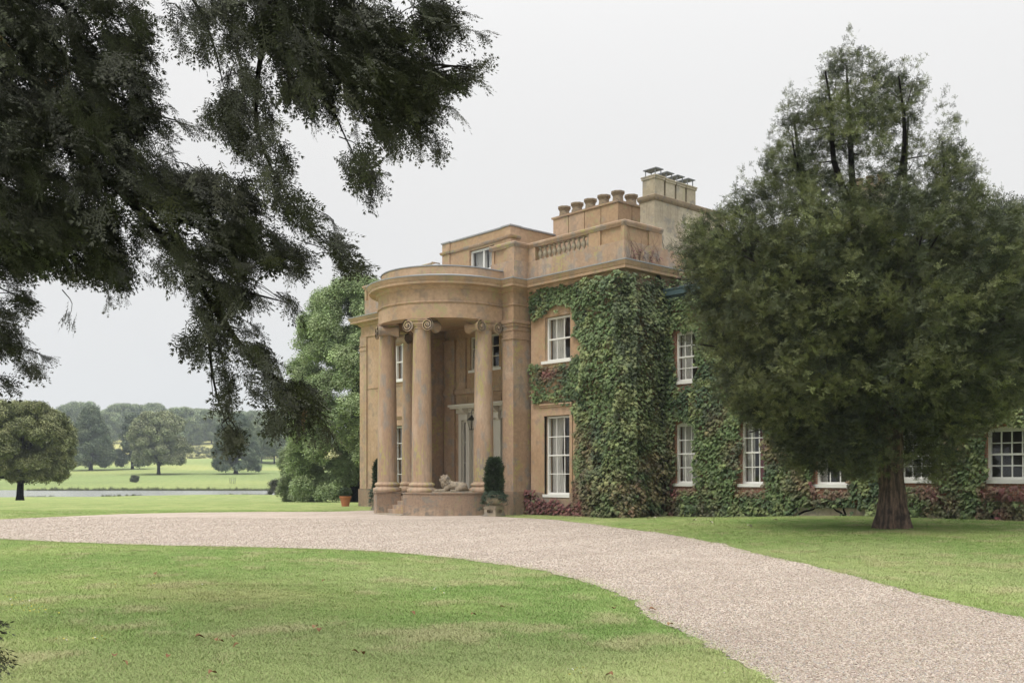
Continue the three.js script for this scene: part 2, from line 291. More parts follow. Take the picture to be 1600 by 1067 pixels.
// ---------------------------------------------------------------- the house
const XC = -9.22, mx = x => 2 * XC - x;
const house = thing('country_house', 'ochre stone country house with round columned portico and roof parapet', 'house', [0, 0, 0]);
function wallPanel(x0, x1, y0, y1, z, thick, holes = []) {      // front face at z
  const s = new THREE.Shape([new THREE.Vector2(x0, y0), new THREE.Vector2(x1, y0), new THREE.Vector2(x1, y1), new THREE.Vector2(x0, y1)]);
  for (const [a, b, c, d, arch] of holes) {
    const h = new THREE.Path(); h.moveTo(a, c); h.lineTo(a, d);
    if (arch) for (let i = 1; i < 10; i++) h.lineTo(lerp(a, b, i / 10), d + arch * Math.sin(i / 10 * Math.PI));
    h.lineTo(b, d); h.lineTo(b, c); h.lineTo(a, c); s.holes.push(h);
  }
  return worldUV(new THREE.ExtrudeGeometry(s, { depth: thick, bevelEnabled: false }).translate(0, 0, z - thick));
}
function drape(x0, x1, y0, y1, z, folds, amp, taper = 0) {
  const g = new THREE.PlaneGeometry(1, 1, 36, 6), p = g.attributes.position;
  for (let i = 0; i < p.count; i++) { const u = p.getX(i) + .5, v = p.getY(i) + .5, w = lerp(1, 1 - taper, Math.sin(v * Math.PI)); p.setXYZ(i, x0 + (x1 - x0) * u * w, y0 + (y1 - y0) * v, z + amp * Math.sin(u * folds * 6.28 + v) + amp * .4 * Math.sin(u * folds * 15)); }
  g.computeVertexNormals(); return g;
}
const paneGeos = {};
function sash(parent, x0, x1, y0, y1, zf, o) {                  // zf: outer face of the frame
  const w = part(o.name || 'window', parent, [x0, y0, zf]), W = x1 - x0, H = y1 - y0, f = .075, bar = o.bar || .034, g = [];
  if (o.label) w.userData.label = o.label;
  const fm = [box(0, f, 0, H, -.12, 0), box(W - f, W, 0, H, -.12, 0), box(f, W - f, H - f, H, -.12, 0), box(f, W - f, 0, f, -.12, 0)];
  if (o.arch) { const s = new THREE.Shape(); s.moveTo(0, H + .002); for (let i = 0; i <= 10; i++) s.lineTo(W * i / 10, H + .002 + o.arch * Math.sin(i / 10 * Math.PI)); fm.push(worldUV(new THREE.ExtrudeGeometry(s, { depth: .12, bevelEnabled: false }).translate(0, 0, -.12))); }
  mesh('frame', fm, o.frameMat || M.white, w);
  const rows = o.rows, mid = o.mid ?? Math.floor(rows / 2), xs = [], ys = [];
  const iw = W - 2 * f, ih = H - 2 * f; for (let i = 0; i <= o.cols; i++) xs.push(f + iw * i / o.cols); for (let j = 0; j <= rows; j++) ys.push(f + ih * j / rows);
  const gb = g => mesh('glazing_bar', g, o.frameMat || M.white, w);
  for (let i = 1; i < o.cols; i++) { if (mid > 0) gb(box(xs[i] - bar / 2, xs[i] + bar / 2, f, ys[mid] - .03, -.085, -.045)); gb(box(xs[i] - bar / 2, xs[i] + bar / 2, mid > 0 ? ys[mid] + .03 : f, H - f, -.06, -.02)); }
  for (let j = 1; j < rows; j++) if (j !== mid) gb(box(f, W - f, ys[j] - bar / 2, ys[j] + bar / 2, j < mid ? -.088 : -.063, j < mid ? -.048 : -.023));
  if (mid > 0) mesh('meeting_rail', box(f, W - f, ys[mid] - .03, ys[mid] + .03, -.095, -.01), o.frameMat || M.white, w);
  const key = [W, H, o.cols, rows].join(); const pg = paneGeos[key] ||= new THREE.PlaneGeometry(iw / o.cols, ih / rows);
  for (let i = 0; i < o.cols; i++) for (let j = 0; j < rows; j++) { const m = new THREE.Mesh(pg, M.glass); m.name = numbered('pane'); m.position.set((xs[i] + xs[i + 1]) / 2, (ys[j] + ys[j + 1]) / 2, j < mid ? -.066 : -.041); m.rotation.set((rnd() - .5) * .006, (rnd() - .5) * .01, 0); m.castShadow = m.receiveShadow = true; w.add(m); }
  if (o.sill !== 0) mesh('sill', box(-.13, W + .13, -.12, -.002, -.12, o.sill || .26), M.white, w);
  for (const [a, c, mat, tp] of o.curtains || []) mesh('curtain', drape(a * W, c * W, .03, H - .03, -.32, Math.max(2, Math.round((c - a) * W * 7)), .035, tp || 0), mat, w);
  return w;
}
// --- walls of the main block
const LW = [-4.45, -2.95];
const openings = [[LW[0], LW[1], .8, 4.08], [LW[0], LW[1], 6.3, 8.2]];
for (const s of [0, 1]) {
  const f = s ? (a, b) => [mx(b), mx(a)] : (a, b) => [a, b];
  const hs = openings.map(([a, b, c, d]) => [...f(a, b), c, d]);
  mesh('wall', wallPanel(...f(-5.3, -.02), -.3, 9.5, 0, .42, hs), M.stone, house);
  // plinth band, corner pilaster, string course
  const g = [];
  const [p0, p1] = f(-.62, 0); mesh('pilaster', [box(p0, p1, .92, 8.2, -.2, .07), box(p0 - .02, p1 + .02, 8.08, 8.2, -.2, .1), box(p0 - .02, p1 + .02, 8.3, 8.36, -.2, .1), box(p0, p1, 8.2, 8.78, -.2, .068)], M.stone, house);
  const [q0, q1] = f(-5.5, 0); mesh('plinth_band', s ? [box(q0 - .1, mx(-2.9), -.3, .9, -.3, .1), box(mx(-4.5), q1, -.3, .9, -.3, .1), box(mx(-2.9), mx(-4.5), -.3, .66, -.3, .1)] : [box(q0, -4.5, -.3, .9, -.3, .1), box(-2.9, q1 + .1, -.3, .9, -.3, .1), box(-4.5, -2.9, -.3, .66, -.3, .1)], M.plinth, house);
  const [r0, r1] = f(-5.5, -.62); mesh('string_course', [box(r0, r1, 6.08, 6.13, -.1, .035)], M.stone, house);
  // moulded surround and lintel of the lower window
  const [a, b] = f(...LW);
  mesh('window_surround', [box(a - .15, a, .8, 4.08, -.1, .05), box(b, b + .15, .8, 4.08, -.1, .05), box(a - .15, b + .15, 4.08, 4.24, -.1, .052), box(a - .17, b + .17, 4.44, 4.52, -.1, .09), box(a - .21, b + .21, 4.52, 4.58, -.1, .14), box(a - .15, b + .15, 4.24, 4.44, -.1, .03)], M.stone, house);
  const red = s ? M.net : M.redCurtain;
  sash(house, a, b, .82, 4.06, -.16, { cols: 3, rows: 4, curtains: s ? [[0, .3, M.net]] : [[0, .5, M.net, .25], [.74, 1, M.redCurtain]], label: s ? 'tall ground floor window left of the portico' : 'tall ground floor window with pale curtain right of the portico' });
  sash(house, a, b, 6.36, 8.18, -.16, { cols: 3, rows: 2, curtains: [[0, .55, M.net, .12]], label: s ? 'upper floor window left of the portico' : 'upper floor window above the red creeper' });
}
mesh('wall', [box(-.42, 0, -.3, 9.5, -14, -.43)], M.stone, house);                                 // right return
mesh('wall', [box(-18.44, -18.02, -.3, 9.5, -14, -.43)], M.stone, house);
mesh('wall', [box(-18.0, -.44, -.3, 9.5, -14, -13.6)], M.stone, house);
mesh('roof', [box(-18.3, -.14, 9.6, 9.8, -13.9, -.14)], M.lead, house);
mesh('room_floor', [box(-18, -.45, .4, .6, -13.5, -.8), box(-18, -.45, 5.2, 5.4, -13.5, -.8)], M.room, house);
mesh('room_wall', [box(-18, -.45, .62, 5.18, -6.2, -6), box(-18, -.45, 5.42, 9.58, -6.2, -6), box(-5.4, -5.2, .62, 9.5, -5.9, -.75), box(mx(-5.2), mx(-5.4), .62, 9.5, -5.9, -.75)], M.room, house);
// --- recessed entrance wall behind the columns
const ZR = -.7;
mesh('wall', wallPanel(-12.4, -6.04, .3, 9.5, ZR, .35, [[-11.05, -7.39, .7, 4.5], [-10.25, -8.19, 6.45, 8.05]]), M.stone, house);
for (const [x0, x1] of [[-12.12, -11.32], [mx(-11.32), mx(-12.12)]]) mesh('pilaster', [box(x0, x1, .7, 7.9, ZR - .1, ZR + .1), box(x0 - .05, x1 + .05, 7.9, 8.02, ZR - .1, ZR + .16), box(x0 - .05, x1 + .05, .7, 1.0, ZR - .1, ZR + .15)], M.weathered, house);
for (const [x0, x1] of [[-10.95, -10.5], [mx(-10.5), mx(-10.95)]]) mesh('pilaster', [box(x0, x1, 5.66, 7.9, ZR - .1, ZR + .09), box(x0 - .04, x1 + .04, 7.9, 8.0, ZR - .1, ZR + .14)], M.weathered, house);
mesh('string_course', [box(-12.4, -12.14, 5.42, 5.66, ZR - .1, ZR + .1), box(-12.12, -11.32, 5.42, 5.66, ZR + .1, ZR + .17), box(-11.3, -7.14, 5.42, 5.66, ZR - .1, ZR + .1), box(mx(-11.32), mx(-12.12), 5.42, 5.66, ZR + .1, ZR + .17)], M.weathered, house);
mesh('sunk_panel', [box(-10.45, -10.4, 4.98, 5.3, ZR - .05, ZR + .04), box(-10.38, -8.06, 5.26, 5.3, ZR - .05, ZR + .04), box(-10.38, -8.06, 4.98, 5.02, ZR - .05, ZR + .04), box(-8.04, -7.99, 4.98, 5.3, ZR - .05, ZR + .04)], M.stone, house);
sash(house, -10.25, -8.19, 6.5, 8.03, ZR - .08, { cols: 4, rows: 3, mid: 0, sill: .1, frameMat: M.cream, label: 'window over the entrance door' });
{ // entrance: double door between sidelights under a bracketed hood
  const e = part('entrance', house, [XC, .7, ZR]); e.userData.label = 'cream entrance doorcase with sidelights and bracketed hood';
  const fr = []; for (const s of [-1, 1]) for (const [a, b, d] of [[1.63, 1.83, .06], [.98, 1.24, .1]]) fr.push(box(Math.min(s * a, s * b), Math.max(s * a, s * b), 0, 3.5, -.2, d));
  fr.push(box(-1.83, 1.83, 3.5, 3.8, -.2, .07)); mesh('door_frame', fr, M.cream, e);
  mesh('door_hood', [box(-1.95, 1.95, 4.02, 4.1, -.1, .5), box(-2.0, 2.0, 4.1, 4.2, -.1, .58), box(-1.9, 1.9, 3.82, 4.02, -.1, .16)], M.cream, e);
  for (const s of [-1, 1]) { const br = new THREE.Shape(); br.moveTo(0, 0); br.bezierCurveTo(.12, .02, .14, .2, .1, .3); br.bezierCurveTo(.1, .44, .34, .36, .42, .62); br.lineTo(0, .62); br.lineTo(0, 0); mesh('bracket', worldUV(new THREE.ExtrudeGeometry(br, { depth: .2, bevelEnabled: false }).rotateY(-Math.PI / 2).translate(s * 1.11 + .1, 3.4, .105)), M.cream, e); }
  const d = []; for (const s of [-1, 1]) for (let k = 0; k < 3; k++) { d.push(box(s > 0 ? .1 : -.85, s > 0 ? .85 : -.1, .15 + k * 1.05, 1.05 + k * 1.05, -.09, -.06)); }
  mesh('door', [box(-.97, -.01, .02, 3.48, -.16, -.1), box(.01, .97, .02, 3.48, -.16, -.1), ...d], M.cream, e);
  for (const s of [-1, 1]) { const c = s * 1.435; mesh('sidelight', [box(c - .19, c - .13, .55, 3.48, -.14, -.04), box(c + .13, c + .19, .55, 3.48, -.14, -.04), box(c - .13, c + .13, 3.4, 3.48, -.14, -.04), box(c - .13, c + .13, 1.48, 1.52, -.12, -.05), box(c - .13, c + .13, 2.44, 2.48, -.12, -.05), box(c - .19, c + .19, .0, .55, -.14, -.03)], M.cream, e);
    for (let k = 0; k < 3; k++) { const m = new THREE.Mesh(new THREE.PlaneGeometry(.26, .93), M.glass); m.name = numbered('pane'); m.position.set(c, 1.01 + k * .96, -.09); e.add(m); } }
}
// --- piers at both sides of the portico
for (const s of [0, 1]) {
  const f = s ? (a, b) => [mx(b), mx(a)] : (a, b) => [a, b], bx = (a, b, ...r) => box(...f(a, b), ...r);
  mesh('pier', [bx(-6.21, -5.515, .92, 7.72, -.86, .82), bx(-6.25, -5.475, 7.36, 7.42, -.9, .86), bx(-6.24, -5.485, 7.72, 7.9, -.9, .85), bx(-6.3, -5.425, 7.9, 8.02, -.9, .91), bx(-6.36, -5.365, 8.02, 8.15, -.9, .97)], M.weathered, house);
  mesh('pier_plinth', [bx(-6.3, -5.4, -.3, .86, -.8, .92), bx(-6.26, -5.45, .86, .93, -.8, .87)], M.plinth, house);
}
// --- cornice round the whole block and the bowed portico
const arc = (R, a0, a1, n) => Array.from({ length: n + 1 }, (_, i) => { const t = lerp(a0, a1, i / n) * Math.PI / 180; return [XC + R * Math.sin(t), ZP + R * Math.cos(t)]; });
const ZP = 1.5, RO = 3.0;
const frontPath = (o) => [[-18.44, -14], [-18.44, 0], [mx(-5.515), 0], [mx(-5.515), .82], [XC - RO, .82], ...arc(RO, -90, 90, 48), [XC + RO, .82], [-5.515, .82], [-5.515, 0], [0, 0], [0, -14]];
mesh('cornice', [sweep(frontPath(), [[-.1, 8.77], [.04, 8.77], [.06, 8.81], [.03, 8.85], [.005, 8.86], [.005, 9.34], [.05, 9.36], [.1, 9.42], [.12, 9.49], [.4, 9.51], [.4, 9.62], [.43, 9.64], [.45, 9.69], [.49, 9.74], [.5, 9.79]])], M.stone, house);
mesh('lead_flashing', [sweep(frontPath(), [[.46, 9.77], [.525, 9.785], [.53, 9.825], [.1, 9.93], [-.3, 9.94]])], M.lead, house);
{ // portico entablature below the cornice: outer face, soffit, inner face
  const P1 = [[XC - RO + .02, .5], ...arc(RO, -90, 90, 48), [XC + RO - .02, .5]];
  mesh('architrave', [sweep(P1, [[-.62, 8.5], [-.62, 8.15], [0, 8.15], [0, 8.42], [0, 8.78]]), ...[0, 1].map(s => s ? box(mx(-5.51), mx(-6.21), 8.15, 8.79, -.86, .815) : box(-6.21, -5.51, 8.15, 8.79, -.86, .815))], M.stone, house);
  const s = new THREE.Shape([[XC - 2.95, -.6], ...arc(2.9, -90, 90, 32), [XC + 2.95, -.6]].map(q => new THREE.Vector2(...q)));
  const flat = (y, t) => worldUV(new THREE.ExtrudeGeometry(s, { depth: t, bevelEnabled: false }).rotateX(Math.PI / 2).translate(0, y + t, 0));
  mesh('portico_ceiling', flat(8.5, .2), M.stone, house); mesh('portico_floor', [sector(.01, 2.11, -90, 90, .3, .72), box(XC - 2.1, XC + 2.1, .3, .718, -.7, 1.5)], M.plinth, house);
  mesh('portico_parapet', [sweep([[XC - RO + .1, .3], ...arc(RO - .12, -90, 90, 48), [XC + RO - .1, .3]], [[0, 9.85], [0, 10.3], [-.3, 10.3], [-.3, 9.85]])], M.stone, house);
  mesh('parapet_flashing', [sweep([[XC - RO + .1, .3], ...arc(RO - .12, -90, 90, 48), [XC + RO - .1, .3]], [[.03, 10.305], [.03, 10.345], [-.33, 10.365], [-.33, 10.305]])], M.lead, house);
  const cp = [], top = [XC, 10.92, 2.1], ring = [[XC - 2.7, -.1], ...arc(2.68, -90, 90, 16), [XC + 2.7, -.1]];
  for (let i = 0; i < ring.length - 1; i++) cp.push(ring[i][0], 10.2, ring[i][1], ring[i + 1][0], 10.2, ring[i + 1][1], ...top); cp.push(XC - 2.7, 10.2, -.1, ...top, XC, 10.9, -.1, XC, 10.9, -.1, ...top, XC + 2.7, 10.2, -.1);
  const cg = new THREE.BufferGeometry(); cg.setAttribute('position', new THREE.Float32BufferAttribute(cp, 3)); cg.computeVertexNormals(); mesh('portico_roof', worldUV(cg), M.lead, house);
}
function sector(R0, R1, a0, a1, y0, y1, tail) {
  const o = arc(R1, a0, a1, 20), i = arc(R0, a1, a0, 20), s = new THREE.Shape([...o, ...(tail ? [[o[20][0], tail], [i[0][0], tail]] : []), ...i].map(q => new THREE.Vector2(...q)));
  return worldUV(toCreasedNormals(new THREE.ExtrudeGeometry(s, { depth: y1 - y0, bevelEnabled: false }).rotateX(Math.PI / 2).translate(0, y1, 0), .5));
}
mesh('plinth_wall', [sector(2.12, 3.2, 17.5, 90, -.3, .84, .93), sector(2.08, 3.235, 17, 90, .843, .9, .93)], M.plinth, house);
mesh('plinth_wall', [sector(2.12, 3.2, -17.5, -90, -.3, .84, .93), sector(2.08, 3.235, -17, -90, .843, .9, .93)], M.plinth, house);
for (let k = 0; k < 4; k++) mesh('step', k ? sector(.6, 2.95 - k * .22, -17, 17, -.2, k * .17) : sector(.6, 3.3, -17.3, 17.3, -.25, -.02), k ? M.weathered : M.pale, house);
// --- Ionic columns
{
  const shaft = lathe([...Array(13)].map((_, i) => { const t = i / 12; return [.43 - .075 * Math.pow(t, 1.6), 1.3 + t * 6.46]; }), 32, 2);
  const base = lathe([[.3, .9], [.6, .9], [.625, .95], [.63, 1.0], [.6, 1.06], [.53, 1.08], [.5, 1.12], [.52, 1.16], [.55, 1.19], [.55, 1.23], [.52, 1.27], [.46, 1.29], [.44, 1.33]], 32);
  const cap = [lathe([[.34, 7.7], [.39, 7.72], [.39, 7.75], [.36, 7.77], [.43, 7.86], [.44, 7.9]], 28), box(-.45, .45, 7.93, 8.09, -.36, .36), box(-.54, .54, 8.09, 8.152, -.45, .45)];
  for (const sx of [-1, 1]) {
    const v = lathe([[0, -.45], [.245, -.45], [.25, -.42], [.23, -.34], [.17, -.15], [.155, 0], [.17, .15], [.23, .34], [.25, .42], [.245, .45], [0, .45]], 22); v.rotateX(Math.PI / 2).translate(sx * .45, 7.85, 0); cap.push(v);
    for (const sz of [-1, 1]) {
      const pts = []; for (let i = 0; i <= 40; i++) { const t = i / 40, a = Math.PI / 2 - sx * t * 4.4 * Math.PI, r = .235 * (1 - t) + .03 * t; pts.push(V3(sx * .45 + r * Math.cos(a), 7.85 + r * Math.sin(a), sz * .452)); }
      cap.push(tube(pts, [.022, .012], 5)); cap.push(new THREE.SphereGeometry(.05, 8, 6).translate(sx * .45, 7.85, sz * .45).toNonIndexed());
    }
  }
  for (const sz of [-1, 1]) { cap.push(box(-.42, .42, 8.03, 8.075, Math.min(sz * .43, sz * .46), Math.max(sz * .43, sz * .46))); cap.push(box(-.22, .22, 7.9, 7.945, Math.min(sz * .36, sz * .44), Math.max(sz * .36, sz * .44))); cap.push(box(-.42, .42, 7.95, 8.03, Math.min(sz * .36, sz * .41), Math.max(sz * .36, sz * .41))); }
  const capG = mergeGeometries(cap.map(norm));
  for (const a of [-89, -29, 29, 89]) {
    const t = a * Math.PI / 180, c = part('column', house, [XC + 2.62 * Math.sin(t), 0, ZP + 2.62 * Math.cos(t)]);
    const s = mesh('shaft', shaft, M.column, c); s.rotation.y = t + rnd() * 6; mesh('column_base', base, M.weathered, c); mesh('capital', capG, M.weathered, c).rotation.y = t;
  }
}
// --- parapet with balusters
const balGeo = lathe([[.075, 0], [.075, .04], [.045, .07], [.05, .1], [.1, .2], [.105, .27], [.075, .36], [.05, .43], [.045, .47], [.07, .5], [.075, .55]], 10);
for (const s of [0, 1]) {
  const f = s ? (a, b) => [mx(b), mx(a)] : (a, b) => [a, b], bx = (a, b, ...r) => box(...f(a, b), ...r);
  const zi = -.14, t = .36;
  // base course, then dies with sunk panels between
  mesh('parapet_base', [bx(-5.63, -.14, 9.85, 10.72, zi - t, zi), bx(-.5, -.14, 9.85, 10.72, -9, zi - t - .003), bx(-6.1, -5.63, 9.85, 10.72, -.86, .68), bx(-7.15, -6.1, 9.85, 10.72, .34, .68)], M.weathered, house);
  for (const g of [bx(-5.63, -5.2, 10.72, 11.3, zi - t, zi), bx(-2.05, -1.42, 10.72, 11.3, zi - t, zi), bx(-.5, -.14, 10.72, 11.3, -2.4, -1.62), bx(-6.1, -5.63, 10.72, 11.3, -.86, .68)]) mesh('parapet_die', g, M.stone, house);
  for (const g of [bx(-1.42, -.3, 10.72, 11.3, zi - t, zi - .08), bx(-.5, -.22, 10.72, 11.3, -1.62, -.3), bx(-.3, -.14, 10.72, 11.3, -.3, zi), bx(-6.36, -6.1, 10.72, 11.3, .4, .62), bx(-7.0, -6.36, 10.72, 11.3, .4, .56), bx(-7.15, -7.0, 10.72, 11.3, .4, .62)]) mesh('parapet_panel', g, M.stone, house);
  const rp = s ? [[-18.3, -9], [-18.3, -.14], [mx(-5.63), -.14], [mx(-5.63), .68], [mx(-7.15), .68]] : [[-7.15, .68], [-5.63, .68], [-5.63, -.14], [-.14, -.14], [-.14, -2.4]];
  mesh('parapet_rail', [sweep(rp, [[-.4, 11.3], [.02, 11.3], [.05, 11.36], [.09, 11.4], [.1, 11.47], [.08, 11.5], [-.4, 11.53], [-.4, 11.3]]), box(...f(-7.17, -7.14), 11.3, 11.53, .28, .76)], M.weathered, house);
  for (let i = 0; i < 11; i++) { const b = mesh('baluster', balGeo, M.pale, house); const x = lerp(-5.04, -2.2, i / 10); b.position.set(s ? mx(x) : x, 10.735, zi - t / 2); }
}
// --- attic storey over the entrance
{
  const x0 = -11.6, x1 = -6.84, z0 = -5.4, z1 = -.2;
  mesh('attic_wall', [wallPanel(x0, x1, 9.85, 12.5, z1, .3, [[-9.7, -7.95, 10.85, 11.9]]), box(x0, x0 + .3, 9.85, 12.5, z0, z1 - .3), box(x1 - .3, x1, 9.85, 12.5, z0, z1 - .3), box(x0 + .3, x1 - .3, 9.85, 12.5, z0, z0 + .3), box(x0 + .3, x1 - .3, 12.3, 12.45, z0 + .3, z1 - .3)], M.stone, house);
  mesh('attic_pier', [box(x0 - .06, x0 + .5, 9.85, 12.55, z1 - .5, z1 + .06)], M.stone, house); mesh('attic_pier', [box(x1 - .5, x1 + .06, 9.85, 12.55, z1 - .5, z1 + .06)], M.stone, house);
  const rp = [[x0 - .06, z0], [x0 - .06, z1 + .06], [x0 + .5, z1 + .06], [x0 + .5, z1], [x1 - .5, z1], [x1 - .5, z1 + .06], [x1 + .06, z1 + .06], [x1 + .06, z1 - .5], [x1, z1 - .5], [x1, z0]];
  mesh('attic_moulding', [sweep(rp.slice(0, 8), [[-.02, 11.98], [.05, 12.0], [.09, 12.06], [.09, 12.12], [-.02, 12.15]])], M.weathered, house);
  mesh('coping', [sweep(rp, [[0, 12.5], [.05, 12.52], [.05, 12.58], [-.35, 12.62]])], M.lead, house);
  sash(house, -9.7, -7.95, 10.88, 11.88, z1 - .12, { cols: 2, rows: 1, mid: 0, bar: .09, sill: .1, curtains: [[0, .44, M.net], [.52, 1, M.net]], label: 'attic window above the portico' });
  mesh('room_wall', box(x0 + .3, x1 - .3, 9.9, 12.3, -2.6, -2.5), M.room, house);
}
// --- panelled chimney block with its ring of pots
{
  const x0 = -6.95, x1 = -2.98, z0 = -5.6, z1 = -2.9, y1 = 13.25;
  const c = part('chimney', house); c.userData.label = 'brown panelled chimney block with a row of grey pots';
  mesh('chimney_core', box(x0 + .06, x1 - .06, 9.6, y1, z0, z1 - .06), M.stone, c);
  for (let i = 0; i < 4; i++) mesh('panel', box(lerp(x0, x1, i / 4) + (i ? .02 : 0), lerp(x0, x1, (i + 1) / 4) - (i < 3 ? .02 : 0), 9.65, y1, z1 - .058, z1), M.stone, c);
  for (let i = 0; i < 3; i++) mesh('panel', box(x1 - .058, x1, 9.65, y1, lerp(z1, z0, (i + 1) / 3) + .02, lerp(z1, z0, i / 3) - (i ? .02 : .06)), M.stone, c);
  mesh('coping', [sweep([[x0, z0], [x0, z1], [x1, z1], [x1, z0]], [[0, y1], [.06, y1 + .02], [.07, y1 + .1], [-.5, y1 + .14]]), box(x0 + .4, x1 - .4, y1 + .02, y1 + .137, z0, z1 - .4)], M.weathered, c);
  const pot = new THREE.CylinderGeometry(.23, .26, .3, 8).toNonIndexed(), lip = new THREE.CylinderGeometry(.29, .24, .1, 8).toNonIndexed(), rim = new THREE.CylinderGeometry(.31, .31, .08, 8).toNonIndexed(), hole = new THREE.CylinderGeometry(.16, .16, .04, 8).toNonIndexed();
  const pg = mergeGeometries([pot.translate(0, .15, 0), lip.translate(0, .35, 0), rim.translate(0, .44, 0), hole.translate(0, .47, 0)].map(g => toCreasedNormals(g, .3)));
  const spots = []; for (let i = 0; i < 5; i++) spots.push([lerp(-6.58, -3.3, i / 4), -3.25]); for (let i = 1; i < 3; i++) { spots.push([-3.3, -3.25 - i * .86]); spots.push([-6.58, -3.25 - i * .86]); }
  for (const [x, z] of spots) { const m = mesh('chimney_pot', pg, M.pot, c); m.position.set(x, y1 + .1, z); m.rotation.y = .39; }
}
// --- tall pale stack with four square flues under raised slate lids
{
  const x0 = -1.6, x1 = -.82, z1 = -2.75, z0 = -7.6, y1 = 13.0, c = part('chimney', house); c.userData.label = 'tall pale stone stack with four capped flues';
  mesh('chimney_core', [box(x0, x1, 9.2, y1, z0, z1)], M.pale, c);
  mesh('coping', [sweep([[x0, z0], [x0, z1], [x1, z1], [x1, z0]], [[0, y1 - .12], [.06, y1 - .08], [.1, y1], [.1, y1 + .1], [.04, y1 + .14], [-.39, y1 + .16]])], M.pot, c);
  for (let i = 0; i < 4; i++) {
    const zc = -3.12 - i * .7, x = (x0 + x1) / 2, k = i ? 0 : .04;
    mesh('flue', [box(x - .33, x + .33, y1 + .13, y1 + .78 + k, zc - .29, zc + .29), box(x - .37, x + .37, y1 + .78 + k, y1 + .87 + k, zc - .325, zc + .325), box(x - .4, x + .4, y1 + .87 + k, y1 + .92 + k, zc - .335, zc + .335)], M.pale, c);
    mesh('flue_lid', [box(x - .36, x + .36, y1 + 1.2 + k, y1 + 1.235 + k, zc - .24, zc + .24), ...[-1, 1].flatMap(a => [-1, 1].map(b => box(x + a * .26 - .015, x + a * .26 + .015, y1 + .92 + k, y1 + 1.2 + k, zc + b * .18 - .015, zc + b * .18 + .015)))], M.slate, c);
  }
}
// ---------------------------------------------------------------- the lower wing on the right
const wing = thing('service_wing', 'long lower brick wing with white sash windows under the creeper', 'building', [0, 0, 0]);
const ZW = -2.245;
const WX = [[.68, 1.76], [3.78, 4.88], [6.9, 8.2], [9.95, 11.25], [12.72, 14.4], [16.2, 17.8]];
{
  const holes = []; for (const [i, [a, b]] of WX.entries()) { holes.push([a, b, i < 3 ? 1.28 : 1.46, i < 3 ? 3.6 : 3.0, .1]); if (i < 5) holes.push([a, Math.min(b, a + 1.1), 5.28, 7.2, .1]); }
  mesh('wall', wallPanel(.02, 20, -.2, 8.72, ZW, .36, holes), M.brick, wing);
  mesh('wall', [box(19.6, 20, -.2, 8.72, -10, ZW - .362), box(.02, 19.6, -.2, 8.72, -10.3, -9.96)], M.brick, wing);
  mesh('room_wall', [box(.1, 19.5, -.1, 8.6, -6.2, -6), box(.1, 19.5, 4.3, 4.5, -5.98, ZW - .37), box(.1, 19.5, .2, .4, -5.98, ZW - .37)], M.room, wing);
  mesh('base_course', box(.06, 20.05, -.3, .5, ZW - .2, ZW + .06), M.pale, wing);
  WX.forEach(([a, b], i) => {
    const wide = i >= 3, y0 = wide ? 1.46 : 1.28, y1 = wide ? 3.0 : 3.6;
    sash(wing, a, b, y0 + .02, y1, ZW - .1, { cols: wide ? (i === 4 ? 5 : 4) : 3, rows: 4, arch: .095, sill: .18, curtains: i === 0 ? [[0.02, .98, M.net]] : i === 1 ? [[0, .3, M.net], [.5, .8, M.redCurtain]] : i === 2 ? [[0, .15, M.net]] : [], label: ['ground floor window filled by a white blind', 'ground floor window with a dark red curtain', 'ground floor window left of the yew trunk', 'ground floor window right of the yew trunk', 'wide many paned window at the right edge', 'window beyond the right edge'][i] });
    if (i < 5) sash(wing, a, Math.min(b, a + 1.1), 5.3, 7.2, ZW - .1, { cols: 3, rows: 4, arch: .095, sill: .18, curtains: [[0, .42, M.net]], label: 'upper floor window of the wing' });
  });
  mesh('gutter', [box(.3, 20.2, 8.68, 8.9, ZW - .0, ZW + .3), box(.3, 20.2, 8.9, 8.95, ZW + .02, ZW + .33)], M.greenIron, wing);
  mesh('fascia', box(.02, 20.2, 8.5, 8.7, ZW - .05, ZW + .14), M.greenIron, wing);
  const rows = [], n = 26; for (let i = 0; i < n; i++) { const z = lerp(ZW + .05, -6.2, i / n), y = lerp(8.88, 10.75, i / n), g = box(-.4, 20.3, -.012, .012, -.14, .14); g.rotateX(Math.atan2(1.87, 4) - .1); g.translate(0, y + .03, z - .06); rows.push(g); }
  mesh('slate_roof', rows, M.slate, wing, { kind: 'stuff' });
  const rb = []; rb.push(worldUV(new THREE.ExtrudeGeometry(new THREE.Shape([new THREE.Vector2(2.2, 8.72), new THREE.Vector2(6.2, 10.65), new THREE.Vector2(10.3, 8.72)]), { depth: 20.2, bevelEnabled: false }).rotateY(Math.PI / 2)));
  mesh('roof_base', rb, M.slate, wing);
  const ch = part('chimney', wing); ch.userData.label = 'pale stone stack of the wing seen through the yew';
  mesh('chimney_core', [box(5.9, 7.3, 9.5, 12.3, -7, -6.0), box(4.4, 5.9, 9.5, 11.2, -7, -6.05)], M.pale, ch);
  mesh('coping', [box(5.82, 7.38, 12.3, 12.42, -7.08, -5.92), box(4.3, 5.82, 11.2, 11.32, -7.08, -5.95)], M.pot, ch);
  for (let i = 0; i < 3; i++) { const m = mesh('chimney_pot', lathe([[.15, 0], [.13, .4], [.17, .45], [.17, .5], [.1, .5], [.1, .1]], 10), M.pot, ch); m.position.set(6.15 + i * .45, 12.42, -6.5); }
}
